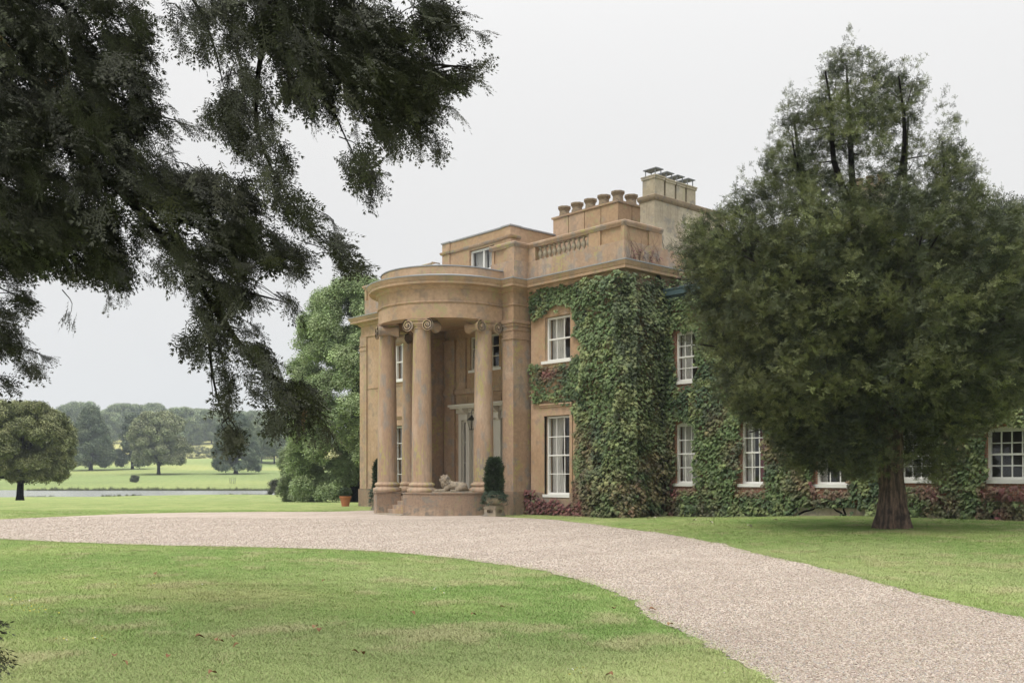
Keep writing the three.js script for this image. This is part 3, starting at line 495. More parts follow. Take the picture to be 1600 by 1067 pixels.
{ // rainwater pipe at the joint of the two buildings
  const t = thing('rainwater_pipe', 'dark rainwater pipe with a hopper at the corner of the house and wing', 'pipe', [.14, 0, ZW + .2]);
  mesh('pipe', [tube([V3(0, 0, 0), V3(0, 9.0, 0)], [.06, .06], 8), tube([V3(0, 9.0, 0), V3(.04, 9.3, .1), V3(.1, 9.55, .42)], [.06, .06], 8)], M.iron, t); mesh('hopper', [box(-.16, .16, 8.86, 9.1, -.16, .16), box(-.11, .11, 8.7, 8.86, -.11, .11)], M.iron, t);
  for (let k = 0; k < 4; k++) mesh('pipe_bracket', box(-.1, .1, 1.4 + k * 2, 1.46 + k * 2, -.16, .09), M.iron, t);
}
// ---------------------------------------------------------------- statue, urns, pot, lantern
function capsule(p, a, b, ra, rb) {            // distance to a tapered capsule
  const bx = b[0] - a[0], by = b[1] - a[1], bz = b[2] - a[2], px = p[0] - a[0], py = p[1] - a[1], pz = p[2] - a[2];
  const t = clamp((px * bx + py * by + pz * bz) / (bx * bx + by * by + bz * bz + 1e-9), 0, 1);
  return Math.hypot(px - bx * t, py - by * t, pz - bz * t) - lerp(ra, rb, t);
}
const smin = (a, b, k) => { const h = clamp(.5 + .5 * (b - a) / k, 0, 1); return lerp(b, a, h) - k * h * (1 - h); };
function fieldMesh(f, c, half, res) {
  const mc = new MarchingCubes(res, new THREE.MeshBasicMaterial(), false, false, 200000); mc.isolation = 0;
  for (let k = 0; k < res; k++) for (let j = 0; j < res; j++) for (let i = 0; i < res; i++) { const q = [c[0] + half * (i - res / 2) / (res / 2), c[1] + half * (j - res / 2) / (res / 2), c[2] + half * (k - res / 2) / (res / 2)]; mc.field[i + j * res + k * res * res] = -f(q); }
  mc.update(); const n = mc.count, g = new THREE.BufferGeometry();
  g.setAttribute('position', new THREE.Float32BufferAttribute(Array.from(mc.positionArray.slice(0, n * 3)), 3)); g.scale(half, half, half); g.translate(...c);
  const w = mergeVertices(g, 1e-4); w.computeVertexNormals(); return worldUV2(w);
}
function worldUV2(g) { const p = g.attributes.position, u = []; for (let i = 0; i < p.count; i++) u.push(p.getX(i) + p.getZ(i) * .7, p.getY(i) + p.getZ(i) * .4); g.setAttribute('uv', new THREE.Float32BufferAttribute(u, 2)); return g; }
{
  const bones = [[[-.48, .26, 0], [.1, .3, 0], .2, .2, .08], [[.1, .3, 0], [.3, .36, 0], .21, .19, .08], [[-.5, .2, 0], [-.5, .22, 0], .21, .2, .08]];
  for (const s of [-1, 1]) bones.push([[-.42, .2, s * .15], [-.22, .12, s * .2], .16, .1, .05], [[-.25, .07, s * .22], [.04, .06, s * .23], .065, .07, .03], [[.25, .2, s * .15], [.36, .09, s * .15], .12, .075, .05], [[.36, .085, s * .15], [.7, .07, s * .13], .07, .06, .04], [[.7, .07, s * .13], [.76, .065, s * .13], .075, .065, .02]);
  bones.push([[-.68, .16, 0], [-.78, .08, .12], .05, .04, .03], [[-.78, .08, .12], [-.5, .055, .3], .035, .03, .02], [[-.5, .055, .3], [-.4, .06, .31], .05, .05, .02]);
  const ht = .75, ch = Math.cos(ht), sh = Math.sin(ht), hd = (x, y, z) => [.3 + x * ch - z * sh, y, z * ch + x * sh];   // the head turns outwards
  bones.push([[.26, .4, 0], [.3, .52, .02], .2, .2, .08]);
  const head = [[hd(0, .6, 0), hd(.08, .61, 0), .19, .165, .05], [hd(.12, .55, 0), hd(.24, .545, 0), .115, .1, .025], [hd(.25, .585, 0), hd(.285, .58, 0), .05, .045, .012], [hd(.18, .465, 0), hd(.22, .46, 0), .07, .06, .015], [hd(-.04, .56, .12), hd(-.04, .42, .1), .13, .12, .05], [hd(-.04, .56, -.12), hd(-.04, .42, -.1), .13, .12, .05]];
  for (const s of [-1, 1]) head.push([hd(.17, .705, s * .1), hd(.2, .69, s * .04), .045, .04, .015], [hd(.0, .76, s * .12), hd(.01, .79, s * .135), .055, .035, .02], [hd(.2, .52, s * .065), hd(.23, .515, s * .06), .06, .05, .015]);
  bones.push(...head);
  const eyes = [-1, 1].map(s => hd(.225, .645, s * .085)), mouth = [hd(.29, .5, .08), hd(.29, .5, -.08)];
  const f = q => {
    let d = 9; for (const [a, b, ra, rb, k] of bones) { const e = capsule(q, a, b, ra, rb); if (e < .6) d = smin(d, e, k); }
    d = Math.max(d, -(Math.hypot(q[0] - eyes[0][0], q[1] - eyes[0][1], q[2] - eyes[0][2]) - .042), -(Math.hypot(q[0] - eyes[1][0], q[1] - eyes[1][1], q[2] - eyes[1][2]) - .042), -capsule(q, mouth[0], mouth[1], .028, .028));
    const mane = Math.exp(-((q[0] - .22) ** 2 + (q[1] - .47) ** 2) / .05);
    if (d < .15) d += (fbm(q[0] * 16, q[1] * 9, q[2] * 16, 3) - .5) * (.035 + .13 * mane) + (fbm(q[0] * 5, q[1] * 5, q[2] * 5, 2) - .5) * .03;
    return d;
  };
  const th = 57 * Math.PI / 180, t = thing('lion_statue', 'weathered pale stone lion lying on the curved plinth wall between two columns', 'statue', [XC + 2.7 * Math.sin(th), .9, ZP + 2.7 * Math.cos(th)], Math.atan2(-Math.sin(th), -Math.cos(th)));
  mesh('body', fieldMesh(f, [0, .36, 0], .92, 84).scale(.92, .92, .92), std({ map: rep(stoneC, 1.3), bumpMap: rep(grainTex, .5), bumpScale: .012, color: new THREE.Color(.72, .69, .68) }), t);
  mesh('slab', box(-.82, .84, 0, .045, -.3, .34), M.pale, t);
}
// small-leaved shapes
function leafBall(n, R, len, wid, fold = .25, shell = 0) {
  const T = new Tri(), a = V3(0, 0, 0);
  for (let i = 0; i < n; i++) {
    let p; do p = V3(rr(-1, 1), rr(-1, 1), rr(-1, 1)); while (p.length() > 1 || p.length() < shell); p.multiplyScalar(R);
    const nn = p.clone().normalize().multiplyScalar(.6).add(V3(gauss() * .36, .72 + gauss() * .3, gauss() * .36)).normalize();      // leaves face up and out to the light
    const dir = V3(gauss(), gauss() - .3, gauss()).addScaledVector(p, .8 / R); dir.addScaledVector(nn, -dir.dot(nn)).normalize(); const side = nn.clone().cross(dir), L = len * rr(.7, 1.25), w = wid * rr(.7, 1.2);
    const tip = p.clone().addScaledVector(dir, L), m = p.clone().addScaledVector(dir, L * .45), l = m.clone().addScaledVector(side, w).addScaledVector(nn, w * fold), r = m.clone().addScaledVector(side, -w).addScaledVector(nn, w * fold);
    T.t(p, r, tip); T.t(p, tip, l);
  }
  return T.geo();
}
function spray(len, pairs, nl, nw, side, droop, rise = .18) { // a twig with needles in two ranks and side shoots
  const T = new Tri();
  const shoot = (o, d, up, L, np) => {
    const s = d.clone().cross(up).normalize();
    for (let i = 0; i < np; i++) for (const k of [-1, 1]) {
      const t = (i + .5 + rr(-.3, .3)) / np, b = o.clone().addScaledVector(d, L * t).addScaledVector(up, -droop * L * t * t), q = nl * rr(.75, 1.15) * (1 - .45 * t * t);
      const dir = d.clone().multiplyScalar(rr(.45, .85)).addScaledVector(s, k).addScaledVector(up, rr(-.35, rise * 2)).normalize(), w = dir.clone().cross(up).normalize().multiplyScalar(nw * .5), m = b.clone().addScaledVector(dir, q * .5), e = b.clone().addScaledVector(dir, q).addScaledVector(up, -q * .12);
      T.t(b, m.clone().add(w), e); T.t(b, e, m.clone().sub(w));
    }
    const w = s.clone().multiplyScalar(nw * .3), e = o.clone().addScaledVector(d, L).addScaledVector(up, -droop * L); T.t(o.clone().add(w), o.clone().sub(w), e); const e2 = d.clone().addScaledVector(up, -droop).normalize();
    for (const k of [-.4, 0, .4]) { const dir = e2.clone().addScaledVector(s, k).normalize(), wv = dir.clone().cross(up).normalize().multiplyScalar(nw * .5); const m = e.clone().addScaledVector(dir, nl * .45), x = e.clone().addScaledVector(dir, nl * .9); T.t(e, m.clone().add(wv), x); T.t(e, x, m.clone().sub(wv)); }
  };
  const X = V3(1, 0, 0), Y = V3(0, 1, 0), Z = V3(0, 0, 1);
  shoot(V3(0, 0, 0), X, Y, len, pairs);
  for (let i = 0; i < side; i++) { const t = rr(.1, .75), k = i % 2 ? 1 : -1, L = len * (1 - t) * rr(.5, .85); shoot(V3(len * t, -droop * len * t * t, 0), X.clone().multiplyScalar(rr(.6, 1)).addScaledVector(Z, k * rr(.5, 1)).addScaledVector(Y, rr(-.25, .2)).normalize(), Y, L, Math.max(3, Math.round(pairs * L / len))); }
  return T.geo();
}
const yewG = [0, 1, 2].map(() => spray(.2, 6, .042, .0115, 3, .2));
function col(r, g, b, j) { const k = 1 + j * gauss() * .5; return new THREE.Color(Math.max(.004, r * k), Math.max(.004, g * k * (1 + rr(-.06, .06))), Math.max(.003, b * k)); }
const bladeG = (() => { const T = new Tri(); for (let i = 0; i < 14; i++) { const a = rr(0, 6.28), L = rr(.14, .26), o = V3(rr(-.05, .05), rr(-.02, .02), rr(-.05, .05)), d = V3(Math.cos(a), .3, Math.sin(a)), s = V3(-Math.sin(a), 0, Math.cos(a)).multiplyScalar(.009); const m = o.clone().addScaledVector(d, L * .5), e = o.clone().addScaledVector(d, L).add(V3(0, -L * .55, 0)); T.quad(o.clone().add(s), o.clone().sub(s), m.clone().sub(s), m.clone().add(s)); T.t(m.clone().add(s), m.clone().sub(s), e); } return T.geo(); })();
const urns = [];
function urn(x, z, side) {
  const y = groundH(x, z) + .015, L = side ? 'right' : 'left';
  const t = thing('garden_urn', side ? 'pale stone urn on a footed base in front of the right pier' : 'pale stone urn half hidden behind the left column', 'urn', [x, y, z], .2);
  mesh('base', [box(-.33, .33, .0, .08, -.33, .33), box(-.29, .29, .08, .13, -.29, .29), ...[-1, 1].flatMap(a => [-1, 1].map(b => box(a * .22 - .07, a * .22 + .07, .13, .26, b * .22 - .07, b * .22 + .07))), box(-.13, .13, .13, .26, -.13, .13)], M.pale, t);
  mesh('moulding', [box(-.28, .28, .26, .32, -.28, .28), box(-.31, .31, .32, .39, -.31, .31), box(-.26, .26, .39, .45, -.26, .26)], M.pale, t);
  mesh('bowl', lathe([[.1, .45], [.14, .47], [.22, .5], [.33, .6], [.37, .72], [.37, .8], [.42, .83], [.42, .87], [.37, .87], [.33, .82], [0, .82]], 24), M.pale, t);
  mesh('soil', new THREE.CylinderGeometry(.35, .35, .03, 16).translate(0, .815, 0), M.soil, t);
  const p = thing('topiary', side ? 'dark clipped yew column growing in the urn by the right pier' : 'dark clipped yew column growing in the urn behind the left column', 'topiary', [x, y + .83, z]);
  mesh('trunk', tube([V3(0, 0, 0), V3(.02, .5, 0), V3(0, 1.2, 0)], [.04, .02], 6), M.bark, p);
  const ms = [], cs = []; const g = spray(.2, 7, .05, .016, 3, .1);
  for (let i = 0; i < 1500; i++) { const h = rnd(), R = (.335 - .05 * h + .02 * Math.sin(h * 19)) * Math.sqrt(Math.max(0, 1 - Math.pow(h, 6))) * (h < .25 ? .72 + h * 1.1 : 1), a = rr(0, 6.28), q = Math.pow(rnd(), .35), P0 = V3(Math.cos(a) * R * q * .85, .05 + h * 1.42, Math.sin(a) * R * q * .85), d = V3(Math.cos(a), rr(.1, 1.2), Math.sin(a)); ms.push(frameMat(P0, d, V3(gauss(), 1, gauss()), rr(.6, 1.1))); cs.push(col(.035, .06, .025, .5)); }
  instanced('crown', g, M.yewLeaf, p, ms, cs, 'stuff');
  const q = thing('trailing_plant', side ? 'grey green trailing plant spilling over the rim of the right urn' : 'grey green trailing plant spilling over the rim of the left urn', 'plant', [x, y + .83, z]);
  const m2 = [], c2 = []; for (let i = 0; i < 240; i++) { const a = rr(0, 6.28), R = rr(.2, .52), bias = Math.max(0, Math.cos(a - 2.5)); const dy = -Math.max(0, R - .3) * rr(0, 2.2 + bias * 1.5); m2.push(place(Math.cos(a) * R * (1 + bias * .2), .08 + dy + rr(-.05, .1), Math.sin(a) * R, rr(-.4, .4), rr(0, 6.28), rr(-.4, .4), rr(.7, 1.1))); c2.push(col(.055, .085, .05, .5)); }
  instanced('foliage', bladeG, M.yewLeaf, q, m2, c2, 'stuff');
}
urn(-5.12, 2.22, 1); urn(mx(-5.12), 2.22, 0);
{
  const x = -18.75, z = .75, y = groundH(x, z), t = thing('terracotta_pot', 'round terracotta pot on the lawn left of the house', 'pot', [x, y, z]);
  mesh('pot_body', lathe([[0, .0], [.19, 0], [.27, .42], [.3, .42], [.31, .44], [.31, .53], [.27, .53], [.25, .47], [0, .46]], 24), M.terracotta, t);
  mesh('soil', new THREE.CylinderGeometry(.25, .25, .02, 16).translate(0, .48, 0), M.soil, t);
  const b = thing('box_ball', 'small round clipped box ball growing in the terracotta pot', 'topiary', [x, y + .47, z]);
  mesh('stem', tube([V3(0, 0, 0), V3(0, .2, 0)], [.02, .015], 6), M.bark, b);
  const ms = [], cs = [], g = leafBall(14, .06, .04, .014); for (let i = 0; i < 700; i++) { const v = V3(gauss(), gauss(), gauss()).normalize().multiplyScalar(.31 * Math.pow(rnd(), .25)); ms.push(place(v.x * 1.05, .24 + v.y * .85, v.z * 1.05, rr(0, 6), rr(0, 6), rr(0, 6), rr(.7, 1.1))); cs.push(col(.035, .06, .02, .5)); }
  instanced('crown', g, M.leaf, b, ms, cs, 'stuff');
}
{
  const t = thing('wall_lantern', 'black glazed lantern on a curved bracket beside the entrance door', 'lantern', [-9.56, 3.72, -.22]);
  const post = []; for (let i = 0; i < 4; i++) { const a = i * Math.PI / 2 + Math.PI / 4; post.push(tube([V3(Math.cos(a) * .09, 0, Math.sin(a) * .09), V3(Math.cos(a) * .19, .42, Math.sin(a) * .19)], [.012, .012], 5)); }
  mesh('lantern_frame', [...post, box(-.08, .08, -.03, 0, -.08, .08)], M.iron, t);
  mesh('lantern_cap', [new THREE.CylinderGeometry(.05, .23, .16, 4, 1).rotateY(Math.PI / 4).translate(0, .5, 0).toNonIndexed(), new THREE.CylinderGeometry(.05, .05, .08, 8).translate(0, .6, 0).toNonIndexed()], M.iron, t);
  for (let i = 0; i < 4; i++) { const g = new THREE.BufferGeometry(), a = i * Math.PI / 2, R = (q) => [Math.cos(q), Math.sin(q)]; const [c0, s0] = R(a + Math.PI / 4), [c1, s1] = R(a - Math.PI / 4); g.setAttribute('position', new THREE.Float32BufferAttribute([c0 * .085, .0, s0 * .085, c1 * .085, 0, s1 * .085, c1 * .18, .42, s1 * .18, c0 * .085, 0, s0 * .085, c1 * .18, .42, s1 * .18, c0 * .18, .42, s0 * .18], 3)); g.computeVertexNormals(); mesh('pane', g, M.glass, t); }
  mesh('bracket', [tube([V3(0, .62, 0), V3(0, .86, -.02), V3(-.05, .92, -.15), V3(-.1, .6, -.3), V3(-.1, .3, -.3)], [.018, .018], 6)], M.iron, t);
}
// ---------------------------------------------------------------- trees
const lobeNoise = (p, s, o = 0) => fbm(p.x * s + o, p.y * s, p.z * s, 3);
// broadleaf tree: trunk and limbs, a crown of lobes filled with leaf clusters
function broadTree(o) {
  const t = thing(o.name, o.label, 'tree', [o.x, groundH(o.x, o.z) - .05, o.z], 0, o.group);
  const H = o.h, R = o.r, tr = o.tr || H * .035, y0 = o.y0 ?? H * .2, tg = [tube([V3(0, -.3, 0), V3(rr(-.1, .1) * tr, H * .06, 0), V3(rr(-1, 1) * tr, H * .25, rr(-1, 1) * tr), V3(rr(-2, 2) * tr, H * .5, rr(-2, 2) * tr), V3(0, H * .85, 0)], [tr * 1.5, tr, tr * .8, tr * .6, tr * .15], 7)];
  const lobes = [], n = o.lobes || 26;
  for (let i = 0; i < n; i++) {
    const k = (i + .5) / n, yy = lerp(y0, H, k), prof = o.prof ? o.prof(k) : Math.sqrt(Math.max(.05, 1 - Math.pow(Math.abs(k - .42) / .62, 2.2)));
    const a = i * 2.4 + rr(-.5, .5), lr = R * rr(.32, .48) * (o.ls || 1), rad = Math.max(0, R * prof - lr * .8) * (i % 5 === 4 ? .4 : 1) * rr(.85, 1.08);
    const c = V3(Math.cos(a) * rad, clamp(yy, y0 + lr * .6, H - lr * .75), Math.sin(a) * rad); lobes.push([c, lr]);
    if (o.limbs !== 0 && i % 2 === 0) tg.push(tube([V3(0, H * .18 + k * H * .3, 0), V3(c.x * .45, lerp(H * .2 + k * H * .3, c.y, .6), c.z * .45), c], [tr * .45, tr * .25, tr * .06], 5));
  }
  mesh('trunk', tg, o.bark || M.greyBark, t);
  const ms = [], cs = [], N = o.n; let guard = 0;
  while (ms.length < N && guard++ < N * 12) {
    const [c, lr] = lobes[Math.floor(rnd() * lobes.length)], v = V3(gauss(), gauss(), gauss()).normalize(); if (v.y < -.35 && rnd() < .6) continue;
    const p = c.clone().add(v.clone().multiplyScalar(lr * Math.pow(rnd(), .28)).multiply(V3(1, .82, 1)));
    let deep = 0; for (const [c2, r2] of lobes) if (c2 !== c && p.distanceTo(c2) < r2 * .62) deep++; if (deep && rnd() < .75) continue;
    if (lobeNoise(p, 2.6 / lr, 11) < (o.gap ?? .36)) continue;
    ms.push(place(p.x, p.y, p.z, rr(-.3, .3), rr(0, 6.3), rr(-.3, .3), o.cs * rr(.7, 1.25))); const w = lobeNoise(p, .9 / lr, 3);
    cs.push(col(...mixc(o.c1, o.c2, sstep(.35, .65, w)), .3));
  }
  instanced('crown', o.geo, M.leaf, t, ms, cs, 'stuff'); return t;
}
const clusterG = leafBall(26, 1, .5, .2), clusterFine = leafBall(40, 1, .34, .13), clusterCoarse = leafBall(20, 1, .62, .28);
const P2 = (px, d) => { const v = at(px, 743, d); return [v.x, v.z]; };
// tall lime behind the left end of the house
{ const [x, z] = P2(556, 68); broadTree({ name: 'lime_tree', label: 'tall leafy light green tree rising behind the left end of the house', x, z, h: 15.2, r: 4.9, y0: .2, limbs: 0, lobes: 190, ls: .42, tr: .4, n: 17000, cs: .33, geo: clusterFine, gap: .46, c1: [.25, .33, .15], c2: [.33, .41, .2], prof: k => k < .1 ? .95 : k < .5 ? 1.02 - .12 * Math.sin(k * 9) : .88 * Math.sqrt(Math.max(.02, 1 - Math.pow((k - .5) / .52, 2.6))) }); }
{ const [x, z] = P2(470, 72); broadTree({ name: 'shrub', label: 'pale grey green shrub at the foot of the tall tree beside the lawn', x, z, h: 4.2, r: 1.7, y0: .1, ls: .55, lobes: 34, tr: .08, n: 2600, cs: .24, geo: clusterFine, gap: .4, c1: [.22, .28, .14], c2: [.29, .34, .18] }); }
// park trees, near to far
{ const [x, z] = P2(30, 90); broadTree({ name: 'oak_tree', label: 'broad olive green oak on the lawn edge, nearest of the park trees', x, z, h: 8.9, r: 4.7, y0: 1.9, tr: .32, lobes: 110, ls: .38, n: 8500, cs: .32, geo: clusterG, gap: .42, c1: [.15, .17, .065], c2: [.25, .265, .115] }); }
const cone = k => k < .12 ? .8 + k : Math.pow(1 - k, .62) * 1.06;
{ const [x, z] = P2(141, 335); broadTree({ name: 'park_tree', label: 'dark blue green conical park tree with a short trunk, right of the oak', x, z, h: 21, r: 8.6, y0: 1.6, tr: .6, lobes: 70, ls: .6, n: 4600, cs: .85, geo: clusterG, gap: .36, c1: [.1, .14, .075], c2: [.17, .205, .11], prof: cone }); }
{ const [x, z] = P2(206, 345); broadTree({ name: 'park_tree', label: 'dark park tree partly hidden behind the round topped one', x, z, h: 19, r: 6.4, y0: 1.4, tr: .5, lobes: 30, ls: .6, n: 2400, cs: 1.0, geo: clusterG, gap: .36, c1: [.1, .135, .085], c2: [.16, .2, .11], prof: cone }); }
{ const [x, z] = P2(247, 300); broadTree({ name: 'park_tree', label: 'round topped sage green park tree with a pale bare trunk', x, z, h: 18.6, r: 9, y0: 3.2, tr: .5, lobes: 80, ls: .45, n: 4400, cs: .85, geo: clusterG, gap: .37, c1: [.21, .24, .12], c2: [.31, .33, .18] }); }
{ const [x, z] = P2(368, 305); broadTree({ name: 'park_tree', label: 'dark dome shaped park tree below the tip of the overhanging bough', x, z, h: 18.2, r: 7.2, y0: 1.2, tr: .6, lobes: 80, ls: .42, n: 4000, cs: .8, geo: clusterG, gap: .35, c1: [.09, .135, .09], c2: [.16, .2, .12], prof: k => Math.sqrt(Math.max(.05, 1 - Math.pow(Math.max(0, k - .18) / .84, 2))) }); }
{ const [x, z] = P2(210, 238); broadTree({ name: 'bush', label: 'small lone bush in the pasture just beyond the lake', x, z, h: 1.7, r: .95, y0: .2, lobes: 8, tr: .06, n: 240, cs: .3, geo: clusterG, gap: .36, c1: [.05, .065, .03], c2: [.08, .09, .04] }); }
{ // dark bushes at the lake's right end
  for (const [px, d, h, r, l] of [[430, 128, 1.5, 1.0, 'dark bush at the right tip of the lake'], [446, 132, 1.1, .9, 'low dark bush right of the lake tip'], [466, 126, 1.4, 1.3, 'dark bush between the lake tip and the tall tree']]) { const [x, z] = P2(px, d); broadTree({ name: 'bush', label: l, x, z, h: h + .5, r, y0: .1, lobes: 9, tr: .05, n: 260, cs: .26, geo: clusterG, gap: .36, c1: [.035, .04, .025], c2: [.07, .07, .04] }); }
}
{ // a row of small trees before the far hedge, right of the dome tree, and the wood along the hill
  const small = []; for (const [px, d, h, r] of [[408, 395, 17, 8], [428, 390, 18, 8], [450, 385, 16, 8], [392, 400, 14, 7]]) { const [x, z] = P2(px, d); if (!small.length) small.push(broadTree({ name: 'orchard_tree', label: 'hazy tree of the row with thin trunks right of the dome shaped park tree', group: 'row of hazy trees near the far hedge', x, z, h, r, y0: 3, lobes: 20, tr: .3, n: 1000, cs: 1.3, geo: clusterG, c1: [.17, .21, .12], c2: [.25, .29, .17] })); else copyOf(small[0], null, [x, groundH(x, z), z], rr(0, 6), h / 17); }
  const protos = [];
  for (let k = 0; k < 4; k++) { const px = [22, 108, 215, 284][k], d = [560, 610, 640, 600][k], [x, z] = P2(px, d); protos.push(broadTree({ name: 'woodland_tree', label: 'rounded tree of the blue hazed wood along the far hill', group: 'trees of the far wood', x, z, h: 22, r: 10 + k, y0: 2, lobes: 44, ls: .5, tr: .5, n: 1500, cs: 1.35, gap: .42, geo: clusterG, c1: [.17, .22, .11], c2: [.28, .33, .17], limbs: 0 })); }
  let i = 0;
  const put = (px, d, s) => { const [x, z] = P2(px, d); copyOf(protos[i++ % 4], null, [x, groundH(x, z) - .5, z], rr(0, 6), s); };
  for (const [px, d, s] of [[-30, 540, 1.1], [62, 590, .95], [128, 620, 1.1], [165, 600, .85], [190, 640, 1.05], [238, 660, 1.05], [262, 690, .8], [318, 640, .9], [330, 610, .8], [398, 620, .92], [420, 640, .9], [445, 620, .95], [475, 640, 1], [505, 610, 1], [300, 600, .55], [345, 700, .7], [370, 720, .9]]) put(px, d, s);
  for (let px = -60; px < 520; px += 21) put(px + rr(-8, 8), rr(720, 880), rr(.5, .95));
}
{ // hedges between the far fields
  const g = leafBall(26, 1, .45, .2);
  for (const [x0, d0, x1, d1, h, l] of [[-40, 425, 330, 440, 2.6, 'long hedge at the foot of the far fields behind the park trees'], [276, 520, 345, 500, 3, 'hedge across the pale field between the round and the dome tree'], [380, 430, 470, 415, 3.4, 'hedge behind the row of hazy trees']]) {
    const a = P2(x0, d0), b = P2(x1, d1), t = thing('hedge', l, 'hedge', [a[0], groundH(...a), a[1]]), ms = [], cs = [];
    const L = Math.hypot(b[0] - a[0], b[1] - a[1]); for (let i = 0; i < L * 9; i++) { const k = rnd(), x = lerp(a[0], b[0], k) + rr(-1, 1), z = lerp(a[1], b[1], k) + rr(-1, 1), hh = h * (.55 + .9 * fbm(k * L * .12, 3, 1, 3)); ms.push(place(x - a[0], groundH(x, z) - groundH(...a) + rr(.1, hh), z - a[1], rr(-.3, .3), rr(0, 6), rr(-.3, .3), rr(.5, .9))); cs.push(col(.05, .068, .034, .5)); }
    instanced('foliage', g, M.yewLeaf, t, ms, cs, 'stuff');
  }
}
{ // white splayed tree guard in the pasture
  const [x, z] = P2(363, 230), t = thing('tree_guard', 'small pale frame of splayed posts standing in the pasture beyond the lake', 'tree guard', [x, groundH(x, z), z]);
  for (const [a, b, c] of [[-.65, -.85, .3], [-.25, -.12, -.3], [.15, .02, .3], [.45, .75, -.3]]) mesh('post', tube([V3(a, -.1, c), V3(b, 1.35, c * 1.2)], [.05, .045], 6), M.white, t); mesh('rail', box(-.75, .65, .75, .82, -.03, .03), M.white, t);
}
{ // reeds and rough tufts along both banks: uncountable
  const T = new Tri(); for (let i = 0; i < 16; i++) { const o = V3(rr(-.3, .3), 0, rr(-.3, .3)), h = rr(.25, .75), s = V3(rr(-1, 1), 0, rr(-1, 1)).normalize().multiplyScalar(.03), e = o.clone().add(V3(rr(-.2, .2), h, rr(-.2, .2))); T.t(o.clone().add(s), o.clone().sub(s), e); }
  const ms = [], cs = []; for (let i = 0; i < 5200; i++) { const r = rr(-95, -30), far = rnd() < .6, d = far ? 191 + fbm(r * .05, 7, 2, 3) * 5 + rr(-1, 9) * rnd() : 118 + shore(r) + fbm(r * .06, 1, 2, 3) * 5 + rr(-5, 2.5); if (!far && fbm(r * .3, d * .3, 1, 2) < .5) continue; const x = CAMX + r * SA - d * CA, z = CAMZ - r * CA - d * SA; ms.push(place(x, groundH(x, z) - .03, z, 0, rr(0, 6), 0, rr(.5, 1.3) * (far ? 1.1 : .55))); cs.push(col(.075, .085, .035, .6)); }
  const m = instanced('reeds', T.geo(), M.yewLeaf, scene, ms, cs); tag(m, 'rough grass and reeds fringing the lake banks', 'reeds', null, 'stuff');
}
